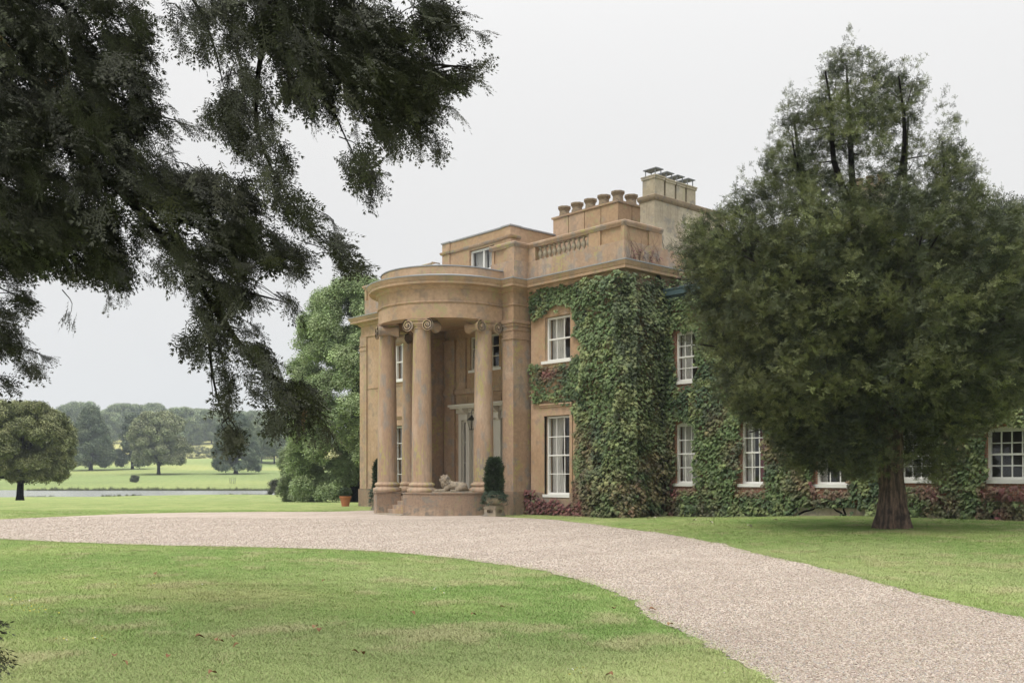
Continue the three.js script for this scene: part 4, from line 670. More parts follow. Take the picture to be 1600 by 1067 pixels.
// ---------------------------------------------------------------- the yew in front of the wing
const AR = V3(SA, 0, -CA), AD = V3(-CA, 0, -SA);
{
  const bx = 13.28, bz = 4.55, by = groundH(bx, bz), t = thing('yew_tree', 'big dark spreading yew with a gnarled trunk in front of the wing', 'tree', [bx, by, bz]);
  const S = [[1.2, -2.2, 1.2], [2.0, -3.3, 2.0], [2.9, -4.3, 3], [3.6, -5.0, 3.8], [4.5, -5.3, 4.4], [5.6, -5.4, 4.6], [6.6, -5.8, 4.5], [7.3, -5.8, 4.5], [7.7, -5.4, 4.0], [8.1, -4.9, 3.1], [8.5, -4.6, 2.5], [9.1, -4.2, 2.3], [9.8, -3.9, 2.0], [10.5, -3.4, 1.8], [11.0, -2.8, 1.3], [11.4, -2.3, .5], [11.8, -1.9, -.3], [12.3, -1.5, -.9], [12.7, -1.3, -1.1]];
  const prof = y => { for (let i = 1; i < S.length; i++) if (y <= S[i][0]) { const k = clamp((y - S[i - 1][0]) / (S[i][0] - S[i - 1][0]), 0, 1); return [lerp(S[i - 1][1], S[i][1], k), lerp(S[i - 1][2], S[i][2], k)]; } return [-1.3, -1.1]; };
  const L = (r, y, d) => V3(0, y, 0).addScaledVector(AR, r).addScaledVector(AD, d);
  const tg = [], stems = [];
  // fluted trunk with spreading foot
  { const rings = [], n = 26, seg = 28; for (let i = 0; i <= n; i++) { const y = -.15 + i / n * 4.4, base = .31 + .12 * Math.exp(-Math.max(0, y) * 2.8) + .035 * Math.sin(y * 2.6 + 1), c = L(-.05 - y * .05 + .06 * Math.sin(y * 1.3), y, 0); const ring = []; for (let j = 0; j <= seg; j++) { const a = j / seg * Math.PI * 2, f = 1 + .16 * Math.sin(a * 5 + y * .5) * (.5 + .8 * Math.exp(-Math.max(0, y))) + .7 * (fbm(Math.cos(a) * 2 + 5, y * 1.3, Math.sin(a) * 2, 4) - .5); ring.push(V3(c.x + Math.cos(a) * base * f, y, c.z + Math.sin(a) * base * f)); } rings.push(ring); }
    const p = [], uv = [], I = []; rings.forEach((r, i) => r.forEach((v, j) => { p.push(v.x, v.y, v.z); uv.push(j / seg * 2, v.y * .5); })); for (let i = 0; i < n; i++) for (let j = 0; j < seg; j++) { const a = i * (seg + 1) + j, b = a + seg + 1; I.push(a, b, a + 1, b, b + 1, a + 1); }
    const g = new THREE.BufferGeometry(); g.setAttribute('position', new THREE.Float32BufferAttribute(p, 3)); g.setAttribute('uv', new THREE.Float32BufferAttribute(uv, 2)); g.setIndex(I); g.computeVertexNormals(); mesh('trunk', g.toNonIndexed(), M.bark, t); }
  const limb = (pts, r0, r1, save = 1) => { mesh('limb', tube(pts, [r0, lerp(r0, r1, .55), r1], 7), M.limb, t); if (save) stems.push(pts); };
  const F0 = L(-.3, 3.9, 0);
  limb([F0, L(-.75, 5.6, .1), L(-.95, 7.5, .1), L(-1.1, 9.4, 0), L(-1.22, 11.8, 0)], .25, .02);
  limb([L(-.5, 5, 0), L(-1.3, 6.0, -.6), L(-2.1, 6.7, -.9), L(-2.6, 8.2, -1), L(-2.9, 9.6, -1)], .17, .018);
  limb([F0, L(.2, 5.2, .3), L(.35, 7.2, .5), L(.5, 9.0, .6), L(.6, 10.7, .6)], .17, .018);
  limb([L(.1, 5.0, .2), L(.8, 6.6, -.2), L(1.1, 8.2, -.4), L(1.0, 9.7, -.5)], .13, .018);
  limb([L(-.7, 5.8, .1), L(-1.7, 7.5, .9), L(-2.0, 9.4, 1.2), L(-2.2, 10.9, 1.3)], .16, .025);
  limb([L(-.4, 4.6, .1), L(-2.2, 6.0, .6), L(-3.7, 7.4, .9), L(-4.6, 8.3, 1)], .18, .025);
  limb([L(.2, 6.5, .4), L(.9, 7.6, .9), L(1.5, 8.8, 1.1), L(1.6, 9.4, 1.2)], .13, .02);
  limb([L(-.9, 7.2, .1), L(-.2, 8.4, -.6), L(-.05, 9.8, -.8), L(-.2, 11.2, -.8)], .12, .02);
  limb([L(-1, 8.0, .05), L(-1.7, 9.2, -.5), L(-1.8, 10.5, -.6), L(-1.95, 11.4, -.6)], .1, .02);
  for (let i = 0; i < 30; i++) { const a = i * 2.4 + .3, y = rr(2.6, 6.6), [l, r] = prof(y + .6), rx = Math.cos(a), dz = Math.sin(a), R = (rx < 0 ? -l : r) * Math.abs(rx) + 4.2 * (1 - Math.abs(rx)), k = rr(.75, .95); limb([L(-.2, y * .6 + 1.2, 0), L(rx * R * .4, y * .85 + .7, dz * R * .4), L(rx * R * k, y + rr(-.4, .9), dz * R * k * .9)], rr(.08, .15), .015); }
  // finer branching stems in the crown
  const tw = []; for (let i = 0; i < 260; i++) { const s = stems[Math.floor(rnd() * stems.length)], c = new THREE.CatmullRomCurve3(s), k = rr(.3, .88), p = c.getPoint(k), d = V3(gauss(), .5 + gauss() * .6, gauss()).normalize(), q = p.clone().addScaledVector(d, rr(.6, 1.3) * (1.1 - k * .5)); const m = p.clone().lerp(q, .5).add(V3(gauss() * .12, -.1, gauss() * .12)); tw.push(tube([p, m, q], [.022, .014, .006], 4)); }
  mesh('branches', tw, M.limb, t, { kind: 'stuff' });
  const ms = [[], [], []], cs = [[], [], []];
  const tuft = (p, o, R, n, c) => { for (let i = 0; i < n; i++) { const k = Math.floor(rnd() * 3), d = o.clone().multiplyScalar(.55).add(V3(gauss() * .62, .3 + gauss() * .5, gauss() * .62)).normalize(), b = p.clone().addScaledVector(o, -R * .35).add(V3(gauss(), gauss() * .8, gauss()).multiplyScalar(R * .42)); ms[k].push(frameMat(b, d, V3(gauss() * .9, 1, gauss() * .9), rr(.75, 1.3) * R / .4)); cs[k].push(col(...c, .4)); } };
  const kept = []; let guard = 0, want = 3100;
  while (kept.length < want && guard++ < 400000) {
    const y = 1.35 + 10.75 * Math.pow(rnd(), 1.05), [l, r] = prof(y), a = rr(0, 6.283), mid = (l + r) / 2, hw = (r - l) / 2, hd = Math.min(4.3, hw * lerp(.9, .74, sstep(7, 9, y))), upper = sstep(6.6, 8.2, y), q = Math.min(1, Math.pow(rnd(), .32));
    const clump = fbm(Math.cos(a) * 3 + 9, y * .9, Math.sin(a) * 3, 3), edge = .84 + .5 * (clump - .42), rx = mid + Math.cos(a) * hw * q * edge, dd = Math.sin(a) * hd * q * edge, p = L(rx * lerp(1, .94, upper), y, dd);
    if (upper > .5 && q < .62 && rnd() < .8) continue; if (fbm(p.x * .8 + 3, p.y * .9, p.z * .8, 3) < lerp(.395, .465, upper)) continue;
    if (y < 2.6 && (rx > 1.5 || Math.abs(rx) < .7 || fbm(p.x * 1.3, 2, p.z * 1.3, 2) < .46)) continue; let near = false; for (const k of kept) if (Math.abs(k.y - p.y) < .3 && k.distanceToSquared(p) < .09) { near = true; break; } if (near) continue;
    kept.push(p); const o = AR.clone().multiplyScalar(Math.cos(a)).addScaledVector(AD, Math.sin(a)).add(V3(0, lerp(-.15, .7, sstep(2.5, 10, y)), 0)).normalize(), b = fbm(p.x * .7, p.y * .7, p.z * .7 + 5, 2);
    tuft(p, o, rr(.27, .46) * (1 - .2 * upper), Math.round(rr(26, 40)), mixc([.04, .052, .023], [.145, .165, .06], sstep(.25, .75, b * .4 + .6 * rnd())));
  }
  // leaders standing out of the top
  for (const [r0, y0, h] of [[-1.22, 11.6, 1.2], [.15, 11.0, 1.0], [-2.75, 10.6, .7], [1.25, 10.4, .8], [-3.2, 9.5, .6], [1.55, 9.8, .7], [2.1, 8.7, .6], [-3.9, 8.6, .6], [-4.9, 7.5, .5], [.6, 11.3, .8]]) for (let i = 0; i < 34 * h; i++) { const y = rr(0, h), k = Math.floor(rnd() * 3); ms[k].push(frameMat(L(r0 + gauss() * .16 * (1.15 - y / h) + y * .08, y0 + y, gauss() * .2), V3(gauss() * .7, 1.1, gauss() * .7).normalize(), V3(gauss(), .3, gauss()), rr(.55, .95))); cs[k].push(col(...mixc([.04, .052, .023], [.145, .165, .06], rnd()), .35)); }
  for (let k = 0; k < 3; k++) instanced('foliage', yewG[k], M.yewLeaf, t, ms[k], cs[k], 'stuff');
}
// ---------------------------------------------------------------- creeper on the walls
const creeperLeaf = (() => { // three-lobed leaf hanging from its stalk, 1 unit long, in the xy plane, tip at -y
  const out = [[0, 0], [-.3, .1], [-.52, -.22], [-.3, -.3], [-.34, -.55], [-.12, -.6], [0, -1], [.12, -.6], [.34, -.55], [.3, -.3], [.52, -.22], [.3, .1]].map(([x, y]) => V3(x, y, -.5 * Math.abs(x) * .5 - .12 * y * y)), T = new Tri(), c = V3(0, -.3, .06);
  for (let i = 0; i < out.length; i++) T.t(c, out[(i + 1) % out.length], out[i]); return T.geo();
})();
M.creeper = std({ color: 0xffffff, roughness: .6, side: THREE.DoubleSide });
function inPoly(x, y, p) { let c = false; for (let i = 0, j = p.length - 1; i < p.length; j = i++) if ((p[i][1] > y) !== (p[j][1] > y) && x < (p[j][0] - p[i][0]) * (y - p[i][1]) / (p[j][1] - p[i][1]) + p[i][0]) c = !c; return c; }
// wall: origin and the two wall axes (u along, n out); covers() says how likely a leaf is at (u, y) and thick() how far the mat stands out
function creeper(t, U, Nn, u0, u1, y0, y1, count, covers, thick, tint, size = .145) {
  const ms = [], cs = []; let guard = 0;
  while (ms.length < count && guard++ < count * 14) {
    const u = rr(u0, u1), y = rr(y0, y1), k = covers(u, y); if (rnd() > k) continue;
    const th = thick(u, y), f = Math.sqrt(rnd()), out = .03 + th * f + rr(-.02, .03);
    const p = V3(0, y, 0).addScaledVector(U, u).addScaledVector(Nn, out);
    const tilt = rr(.35, 1.05), yaw = gauss() * .5, down = V3(0, -1, 0).addScaledVector(U, gauss() * .35).normalize();
    const nn = Nn.clone().multiplyScalar(Math.cos(tilt)).addScaledVector(V3(0, 1, 0), Math.sin(tilt)).addScaledVector(U, yaw).normalize();
    const yv = down.clone().negate(); yv.addScaledVector(nn, -yv.dot(nn)).normalize(); const xv = yv.clone().cross(nn), s = size * rr(.5, 1.35);
    const m = new THREE.Matrix4().makeBasis(xv.multiplyScalar(s), yv.multiplyScalar(s), nn.multiplyScalar(s)); m.setPosition(p); ms.push(m); cs.push(tint(u, y, f));
  }
  instanced('foliage', creeperLeaf, M.creeper, t, ms, cs, 'stuff');
}
const FRONT = [[-5.4, 9.4], [-5.4, 8.81], [-5.2, 8.3], [-4.98, 8.03], [-4.75, 8.1], [-4.58, 8.3], [-4.31, 8.42], [-3.74, 8.5], [-2.75, 8.4], [-2.62, 8.1], [-2.55, 7.3], [-2.3, 6.9], [-2.1, 6.62], [-2.5, 6.45], [-2.88, 6.41], [-3.0, 6.12], [-5.3, 6.18], [-5.37, 5.6], [-5.25, 5.0], [-5.06, 4.72], [-4.5, 4.62], [-2.7, 4.56], [-2.6, 3.6], [-2.62, 2.2], [-2.5, 1.16], [-2.75, .64], [-2.77, -.05], [.1, -.05], [.1, 9.4]];
const GREEN = [.095, .145, .046], LIME = [.2, .24, .085], DEEP = [.046, .08, .032], RED = [.17, .055, .05], RUST = [.17, .095, .06];
function tintAt(a, y, f, red) {
  const n = fbm(a * .9, y * .9, 3, 3), m = fbm(a * 2.5 + 9, y * 2.5, 7, 3);
  let c = mixc(DEEP, GREEN, sstep(.3, .6, n)); c = mixc(c, LIME, sstep(.52, .72, m) * .8 + (rnd() < .12 ? .4 : 0)); c = mixc(c, rnd() < .5 ? RED : RUST, clamp(red + (m - .5) * 1.2 * sstep(.05, .4, red), 0, 1)); return col(...c, .35);
}
{
  const t = thing('wall_creeper', 'thick green creeper hanging over the near corner of the stone house', 'creeper', [0, 0, 0]);
  const thinPatch = (x, y) => Math.exp(-(((x + 4.1) / .55) ** 2 + ((y - 5.25) / .35) ** 2));
  const cov = (x, y) => { if (!inPoly(x + (fbm(x * 3, y * 3, 2, 2) - .5) * .5, y + (fbm(x * 3, y * 3, 8, 2) - .5) * .55, FRONT)) return 0; let k = 1; if (x < -2.9 && y < 6.2) k = .85 - .8 * thinPatch(x, y); return k; };
  const th = (x, y) => { const e = sstep(-3, -1.2, x); return .06 + .85 * e * Math.pow(fbm(x * 1.3, y * .9, 4, 3), 1.3) + .16 * e * sstep(7, 1, y) + .08 * fbm(x * 3, y * 3, 1, 2); };
  creeper(t, V3(1, 0, 0), V3(0, 0, 1), -5.5, .35, 0, 9.45, 9200, cov, th, (x, y, f) => tintAt(x, y, f, .55 * Math.exp(-(((x + 4.1) / .6) ** 2 + ((y - 5.85) / .3) ** 2)) * 1.8 + .42 * sstep(4.6, 2.4, y) * sstep(-.6, -2.2, x) + .3 * sstep(2.5, .5, y)));
  creeper(t, V3(0, 0, 1), V3(1, 0, 0), ZW, .35, 0, 9.4, 6200, (z, y) => y > 9.1 ? .5 : 1, (z, y) => .1 + .7 * Math.pow(fbm(z * 1.3, y * .8, 9, 3), 1.3) + .1 * sstep(6, 1, y), (z, y, f) => tintAt(z + 20, y, f, .12 + .25 * sstep(4, 1, y)));
  creeper(t, V3(Math.SQRT1_2, 0, -Math.SQRT1_2), V3(Math.SQRT1_2, 0, Math.SQRT1_2), -.42, .42, 0, 9.3, 2600, () => 1, (u, y) => .12 + .75 * Math.pow(fbm(u * 2, y * .9, 14, 3), 1.2), (u, y, f) => tintAt(u + 3, y, f, .1 + .22 * sstep(3, .6, y)));
  // woody stems at the foot
  const st = []; for (let i = 0; i < 9; i++) { const x = rr(-2.4, 0), pts = [V3(x, -.1, .15)]; for (let k = 1; k < 6; k++) pts.push(V3(x + gauss() * .12 * k, k * .5, .12 + rr(0, .1))); st.push(tube(pts, [.04, .015], 5)); }
  mesh('stems', st, M.bark, t);
}
{
  const t = thing('red_creeper', 'low red creeper below the tall window right of the portico', 'creeper', [-4, 0, .1]);
  creeper(t, V3(1, 0, 0), V3(0, 0, 1), -1.35, 1.35, 0, 1.0, 900, (x, y) => { const h = .75 * fbm(x * 2.2 + 5, 2, 1, 2) + (x < -.75 ? .4 : 0) + .2; return y < h && fbm(x * 3, y * 3, 6, 2) > .3 ? 1 : 0; }, (x, y) => .18, () => col(...mixc([.13, .035, .042], rnd() < .35 ? [.1, .11, .045] : [.17, .075, .055], rnd()), .5), .15);
}
{
  const t = thing('wall_creeper', 'green and rust coloured creeper covering the wall of the brick wing', 'creeper', [0, 0, ZW]);
  const win = (x, y, m) => WX.some(([a, b], i) => { const w = i >= 3, n = (fbm(x * 2.5, y * 2.5, i, 2) - .62) * .34; return (x > a - m - n && x < b + m * .6 + n && y > (w ? 1.28 : 1.1) - n * .3 && y < (w ? 3.12 : 3.72) + n) || (i < 5 && x > a - m - n && x < Math.min(b, a + 1.1) + m * .5 + n && y > 5.1 && y < 7.34 + n); });
  const cov = (x, y) => { if (win(x, y, .0)) return 0; if (y < .55 && x > 6.1 && x < 8.9) return .06; if (y < .25) return .5; if (y > 8.6) return 0; return WX.some(([a, b], i) => x > a - .1 && x < b + .1 && y > .9 && y < 1.4) ? .75 : 1; };
  creeper(t, V3(1, 0, 0), V3(0, 0, 1), .05, 19.95, .08, 8.7, 44000, cov, (x, y) => .05 + .3 * fbm(x * .9, y * .7, 2, 3) + .06 * sstep(4, 0, y), (x, y, f) => tintAt(x + 40, y, f, .55 * Math.exp(-(((x - .45) / .5) ** 2)) * sstep(4.5, 2.5, y) + .4 * sstep(1.7, .9, y) * sstep(.5, .68, fbm(x * .7, 1, 3, 2)) + .3 * sstep(.57, .7, fbm(x * .8, y * .8, 12, 2)) + (x > 12.5 && y < 1.3 ? .4 : 0) + (WX.some(([a, b]) => x > a - .1 && x < b + .1) && y > .85 && y < 1.45 ? .5 : 0)));
  const st = []; for (let i = 0; i < 14; i++) { const x = i < 4 ? 6 + rr(-.3, .3) : rr(.5, 17), pts = [V3(x, -.1, .1)]; for (let k = 1; k < 4; k++) pts.push(V3(x + gauss() * .12 * k, k * .24, .06)); st.push(tube(pts, [.05, .02], 5)); } mesh('stems', st, M.bark, t);
}
function stemNet(U, Nn, O, u0, u1, y0, y1, n, r) {   // bare stems climbing a wall
  const out = []; for (let i = 0; i < n; i++) { let u = rr(u0, u1), y = y0 + rr(0, .2) * (y1 - y0), a = Math.PI / 2 + gauss() * .45; const pts = []; const L = Math.floor(rr(5, 13)); for (let k = 0; k < L; k++) { pts.push(O.clone().addScaledVector(U, u).addScaledVector(Nn, .02 + .02 * rnd()).add(V3(0, y, 0))); a += gauss() * .35; u += Math.cos(a) * .22; y += Math.sin(a) * .22; if (u < u0 || u > u1 || y > y1 || y < y0) break; } if (pts.length > 2) out.push(tube(pts, [r, r * .35], 3)); } return out;
}
{
  const t = thing('bare_creeper', 'leafless brown creeper stems on the tall pale chimney stack', 'creeper', [-.82, 9, -2.75]);
  mesh('stems', stemNet(V3(0, 0, 1), V3(1, 0, 0), V3(0, 0, 0), -4.6, -.05, .2, 3.7, 80, .011), M.twig, t); mesh('stems', stemNet(V3(1, 0, 0), V3(0, 0, 1), V3(0, 0, 0), -.75, -.03, .8, 3.4, 12, .013), M.twig, t);
}
{
  const t = thing('bare_creeper', 'reddish creeper stems on the end of the roof parapet', 'creeper', [-.14, 9.9, -.14]); const red = std({ color: new THREE.Color(.14, .05, .045) });
  mesh('stems', stemNet(V3(0, 0, 1), V3(1, 0, 0), V3(0, 0, 0), -2.2, -.02, 0, 1.4, 30, .006), red, t);
  creeper(t, V3(0, 0, 1), V3(1, 0, 0), -2.2, -.3, -.05, .7, 60, (z, y) => rnd() < 1 - y ? 1 : 0, () => .08, () => col(.15, .06, .05, .4), .09);
}
{ // greenery along the wing roof above the gutter
  const t = thing('roof_creeper', 'reddish and green creeper rambling over the slates beside the chimney', 'creeper', [1.2, 8.95, ZW]);
  const ms = [], cs = []; for (let i = 0; i < 900; i++) { const x = rr(-1.05, 1.6), k = rnd(), z = -.1 - k * 2.2, y = .05 + k * 1.0 + rr(0, .55) * fbm(x * 2, k * 4, 3, 2) * 1.6; ms.push(place(x, y, z, rr(-1.2, -.2), rr(-.9, .9), rr(-.4, .4), .13 * rr(.7, 1.2))); cs.push(tintAt(x, y, 0, rnd() < .45 ? .7 : 0)); }
  instanced('foliage', creeperLeaf, M.creeper, t, ms, cs, 'stuff');
}
// ---------------------------------------------------------------- the near tree whose boughs hang into the picture from the upper left
{
  const b0 = at(-420, 743, 9.2), t = thing('conifer_tree', 'dark conifer close to the camera, its boughs hanging in from the upper left', 'tree', [b0.x, 0, b0.z]);
  const rel = v => v.clone().sub(V3(b0.x, 0, b0.z)), A = (x, y, d) => rel(at(x, y, d));
  mesh('trunk', tube([V3(0, -.2, 0), V3(.02, 1, 0), V3(-.03, 3, .03), V3(0, 6, 0), V3(.04, 9.5, .05)], [.62, .42, .36, .28, .15], 14), M.bark, t);
  const bough = (pts, r0, r1) => { mesh('bough', tube(pts.map(p => A(...p)), [r0 * .75, lerp(r0, r1, .65) * .6, r1 * .35], 6), M.bark, t); };
  bough([[-420, -80, 9.2], [-180, 20, 8.6], [30, 150, 8.1], [190, 300, 7.8], [300, 430, 7.6], [372, 535, 7.4], [430, 590, 7.2], [478, 622, 7.1]], .13, .012);
  bough([[-420, -500, 9.2], [-80, -300, 8.3], [210, -130, 7.6], [430, 10, 7.2], [600, 90, 7], [735, 105, 6.9]], .12, .012);
  bough([[-420, -300, 9.2], [-100, -100, 8.6], [60, -10, 8.3], [104, 15, 8.1], [118, 75, 8], [145, 145, 7.9], [185, 185, 7.8], [230, 240, 7.8]], .07, .012);
  bough([[430, 10, 7.2], [405, 100, 7.1], [400, 190, 7.1], [425, 265, 7], [470, 335, 7], [520, 390, 6.9], [568, 415, 6.9]], .03, .006);
  bough([[520, 60, 7.1], [515, 150, 7], [535, 205, 7], [556, 250, 6.9], [572, 310, 6.9]], .02, .005);
  bough([[-420, 100, 9.2], [-150, 220, 8.8], [20, 300, 8.6], [150, 380, 8.4], [210, 460, 8.3]], .09, .01);
  bough([[-420, 230, 9.2], [-200, 350, 8.9], [-60, 420, 8.7], [40, 470, 8.6]], .07, .01);
  bough([[-420, 330, 9.2], [-200, 450, 9], [-60, 510, 8.9], [62, 576, 8.8]], .06, .01);
  bough([[190, 300, 7.8], [300, 350, 7.5], [400, 400, 7.3], [470, 425, 7.2]], .05, .01);
  bough([[300, 430, 7.6], [380, 455, 7.4], [445, 472, 7.3]], .04, .01);
  bough([[330, 470, 7.5], [328, 560, 7.4], [345, 640, 7.3], [372, 695, 7.2]], .03, .006);
  bough([[600, 90, 7], [640, 150, 6.9], [655, 215, 6.9]], .02, .006);
  bough([[-420, -200, 9.2], [-120, -60, 8.9], [100, 100, 8.6], [230, 175, 8.4], [275, 188, 8.3]], .08, .01);
  bough([[210, -130, 7.6], [290, -20, 7.5], [330, 60, 7.4], [350, 140, 7.4]], .04, .008);
  bough([[-420, 60, 9.2], [-50, 280, 8.4], [180, 400, 8.1], [215, 458, 8.0]], .06, .008);
  bough([[-420, 640, 9.2], [-250, 800, 7.4], [-90, 950, 6.4], [10, 990, 6]], .05, .008);
  // sprays of foliage: [x, y, half width, half height, distance, sprays, lean right, fall]
  const G = [0, 1, 2, 3].map(() => spray(.3, 9, .055, .0115, 5, .3, .1)), ms = G.map(() => []), cs = G.map(() => []);
  const blobs = [
    [70, 90, 170, 150, 7.9, 1250, .6, .5], [60, 260, 150, 130, 7.8, 1150, .6, .5], [-40, 180, 140, 260, 8.2, 700, .6, .4], [160, 150, 70, 110, 8.2, 260, .8, .4],
    [205, 40, 40, 50, 8, 40, .8, .4], [235, 180, 55, 30, 8, 55, 1, .3], [110, 370, 110, 55, 8.1, 330, .7, .7], [180, 420, 40, 22, 8, 55, .6, .8], [20, 350, 60, 45, 8.5, 130, .6, .6],
    [300, 325, 105, 65, 7.6, 380, .9, .5], [370, 380, 70, 42, 7.4, 190, 1, .5], [440, 395, 35, 22, 7.3, 55, 1, .4], [315, 420, 70, 32, 7.5, 130, .8, .7], [400, 455, 48, 16, 7.3, 52, 1, .5], [345, 490, 34, 28, 7.4, 50, .7, .7], [250, 270, 60, 40, 7.8, 170, .8, .4],
    [390, 555, 46, 16, 7.3, 52, 1, .4], [430, 598, 46, 24, 7.2, 56, 1, .6], [466, 632, 28, 28, 7.1, 42, .6, 1], [325, 535, 38, 26, 7.4, 38, .2, .9], [350, 620, 16, 45, 7.3, 24, .1, 1.1], [365, 680, 18, 18, 7.2, 20, .3, 1.1], [484, 618, 18, 14, 7.1, 18, 1, .5], [435, 655, 20, 16, 7.2, 16, .3, 1.1],
    [400, 60, 70, 75, 7.3, 130, .5, .8], [385, 165, 38, 60, 7.2, 62, .2, .9], [425, 245, 28, 60, 7.1, 36, .3, .8], [355, 150, 35, 60, 7.4, 60, .1, .9], [310, 60, 22, 55, 7.5, 20, .2, 1], [350, 15, 45, 26, 7.5, 45, .4, .8], [290, 20, 40, 18, 7.6, 22, .5, .7],
    [500, 40, 100, 60, 7.2, 320, .8, .5], [590, 60, 95, 52, 7, 250, 1, .4], [685, 28, 38, 28, 6.9, 70, 1, .1], [560, 125, 90, 45, 7, 230, .8, .6], [630, 128, 60, 36, 6.9, 140, 1, .4], [705, 112, 30, 20, 6.9, 48, 1, .0], [490, 140, 45, 30, 7.1, 90, .3, .9], [625, 195, 38, 26, 6.9, 70, .8, .6], [660, 160, 30, 20, 6.9, 40, 1, .3],
    [470, 335, 26, 34, 7, 30, .8, .6], [515, 388, 26, 20, 6.9, 26, 1, .4], [553, 412, 18, 8, 6.9, 16, 1, .2], [560, 250, 22, 22, 6.9, 26, .7, .7], [572, 290, 16, 20, 6.9, 18, .4, .9], [440, 290, 14, 30, 7, 12, .2, .9],
    [12, 425, 28, 25, 8.6, 50, 1, .5], [28, 470, 20, 12, 8.6, 22, 1, .4], [20, 535, 34, 18, 8.8, 50, 1, .4], [50, 575, 16, 8, 8.8, 14, 1, .3], [-40, 500, 60, 60, 8.8, 120, 1, .5], [5, 598, 12, 10, 8.9, 8, 1, .6], [110, 475, 6, 30, 8.1, 4, .1, 1.2], [180, 120, 40, 80, 8.3, 80, .7, .5],
    [-40, 1000, 55, 60, 5.9, 46, .9, .2],
    [-250, 0, 160, 300, 9, 300, .3, .5], [150, -120, 260, 80, 8, 420, .6, .5], [500, -60, 170, 60, 7.3, 260, .8, .4], [-300, 350, 120, 200, 9, 160, .3, .5]];
  for (const [x, y, w, h, d, n, lean, fall] of blobs) for (let i = 0, g = 0; i < n && g < n * 8; g++) {
    const a = rr(0, 6.283), q = Math.sqrt(rnd()), px = x + Math.cos(a) * w * q, py = y + Math.sin(a) * h * q, dd = d + gauss() * .28;
    const hole = fbm(px * .045, py * .045, 4, 3), fine = fbm(px * .11, py * .11, 14, 2); if (hole < (n > 600 ? .34 : .39) + .06 * q || fine < .41) continue;
    const sc = rr(.5, 1.0) * (n < 200 ? .85 : 1), p = A(px, py, dd), dir = AR.clone().multiplyScalar(lean + gauss() * .45).add(V3(0, -fall + gauss() * .35, 0)).addScaledVector(AD, gauss() * .55).normalize(); if (rnd() < .1) dir.x *= -1;
    const k = Math.floor(rnd() * 4); ms[k].push(frameMat(p.addScaledVector(dir, -.15 * sc), dir, V3(gauss() * .5, 1, gauss() * .5), sc)); const o = rnd(); cs[k].push(o < .0012 ? col(.2, .12, .05, .3) : col(...mixc([.024, .027, .015], [.06, .068, .03], rnd() * rnd()), .4)); i++;
  }
  // long drooping shoots along the outlines
  const sh = []; for (const [x, y, w, h, d, n, lean, fall] of blobs) if (n > 20 && y > -40 && y < 900) for (let i = 0; i < Math.min(14, n / 14); i++) {
    const a = rr(-.7, 2.7), px = x + Math.cos(a) * w * rr(.45, .8), py = y + Math.sin(a) * h * rr(.45, .85), L = rr(18, 58), dd = d + gauss() * .2, ln = lean + gauss() * .35, pts = [0, .35, .7, 1].map(k => A(px + ln * L * k * (1 - .25 * k), py + fall * L * (.35 * k + .65 * k * k) + gauss() * 2, dd)); sh.push(tube(pts, [.005, .0035, .0015], 3));
    const c = new THREE.CatmullRomCurve3(pts); for (let j = 0; j < L / 9; j++) { const k = rr(.1, 1), p = c.getPoint(k), T = c.getTangent(k), q = Math.floor(rnd() * 4), dir = T.clone().add(V3(gauss(), gauss() * .6 - .1, gauss()).multiplyScalar(.5)).normalize(); ms[q].push(frameMat(p, dir, V3(gauss() * .6, 1, gauss() * .6), rr(.28, .6))); cs[q].push(col(...mixc([.026, .028, .016], [.065, .07, .032], rnd()), .4)); }
  }
  mesh('twigs', sh, M.twig, t, { kind: 'stuff' });
  for (let k = 0; k < 4; k++) instanced('foliage', G[k], M.yewLeaf, t, ms[k], cs[k], 'stuff');
  // thin twigs that carry the sprays
  const tw = []; for (const [x, y, w, h, d, n, lean, fall] of blobs) for (let i = 0; i < n / 14; i++) { const px = x + gauss() * w * .36 - 8, py = y + gauss() * h * .36, L = rr(.15, .3) * 1556 / d, p = A(px - lean * L * .5, py - fall * L * .5, d + gauss() * .15), q = A(px + lean * L * .5, py + fall * L * .5, d + gauss() * .15), m = p.clone().lerp(q, .5).add(V3(gauss() * .04, .04, gauss() * .04)); tw.push(tube([p, m, q], [.0055, .0035, .0015], 3)); }
  mesh('twigs', tw, M.twig, t, { kind: 'stuff' });
}
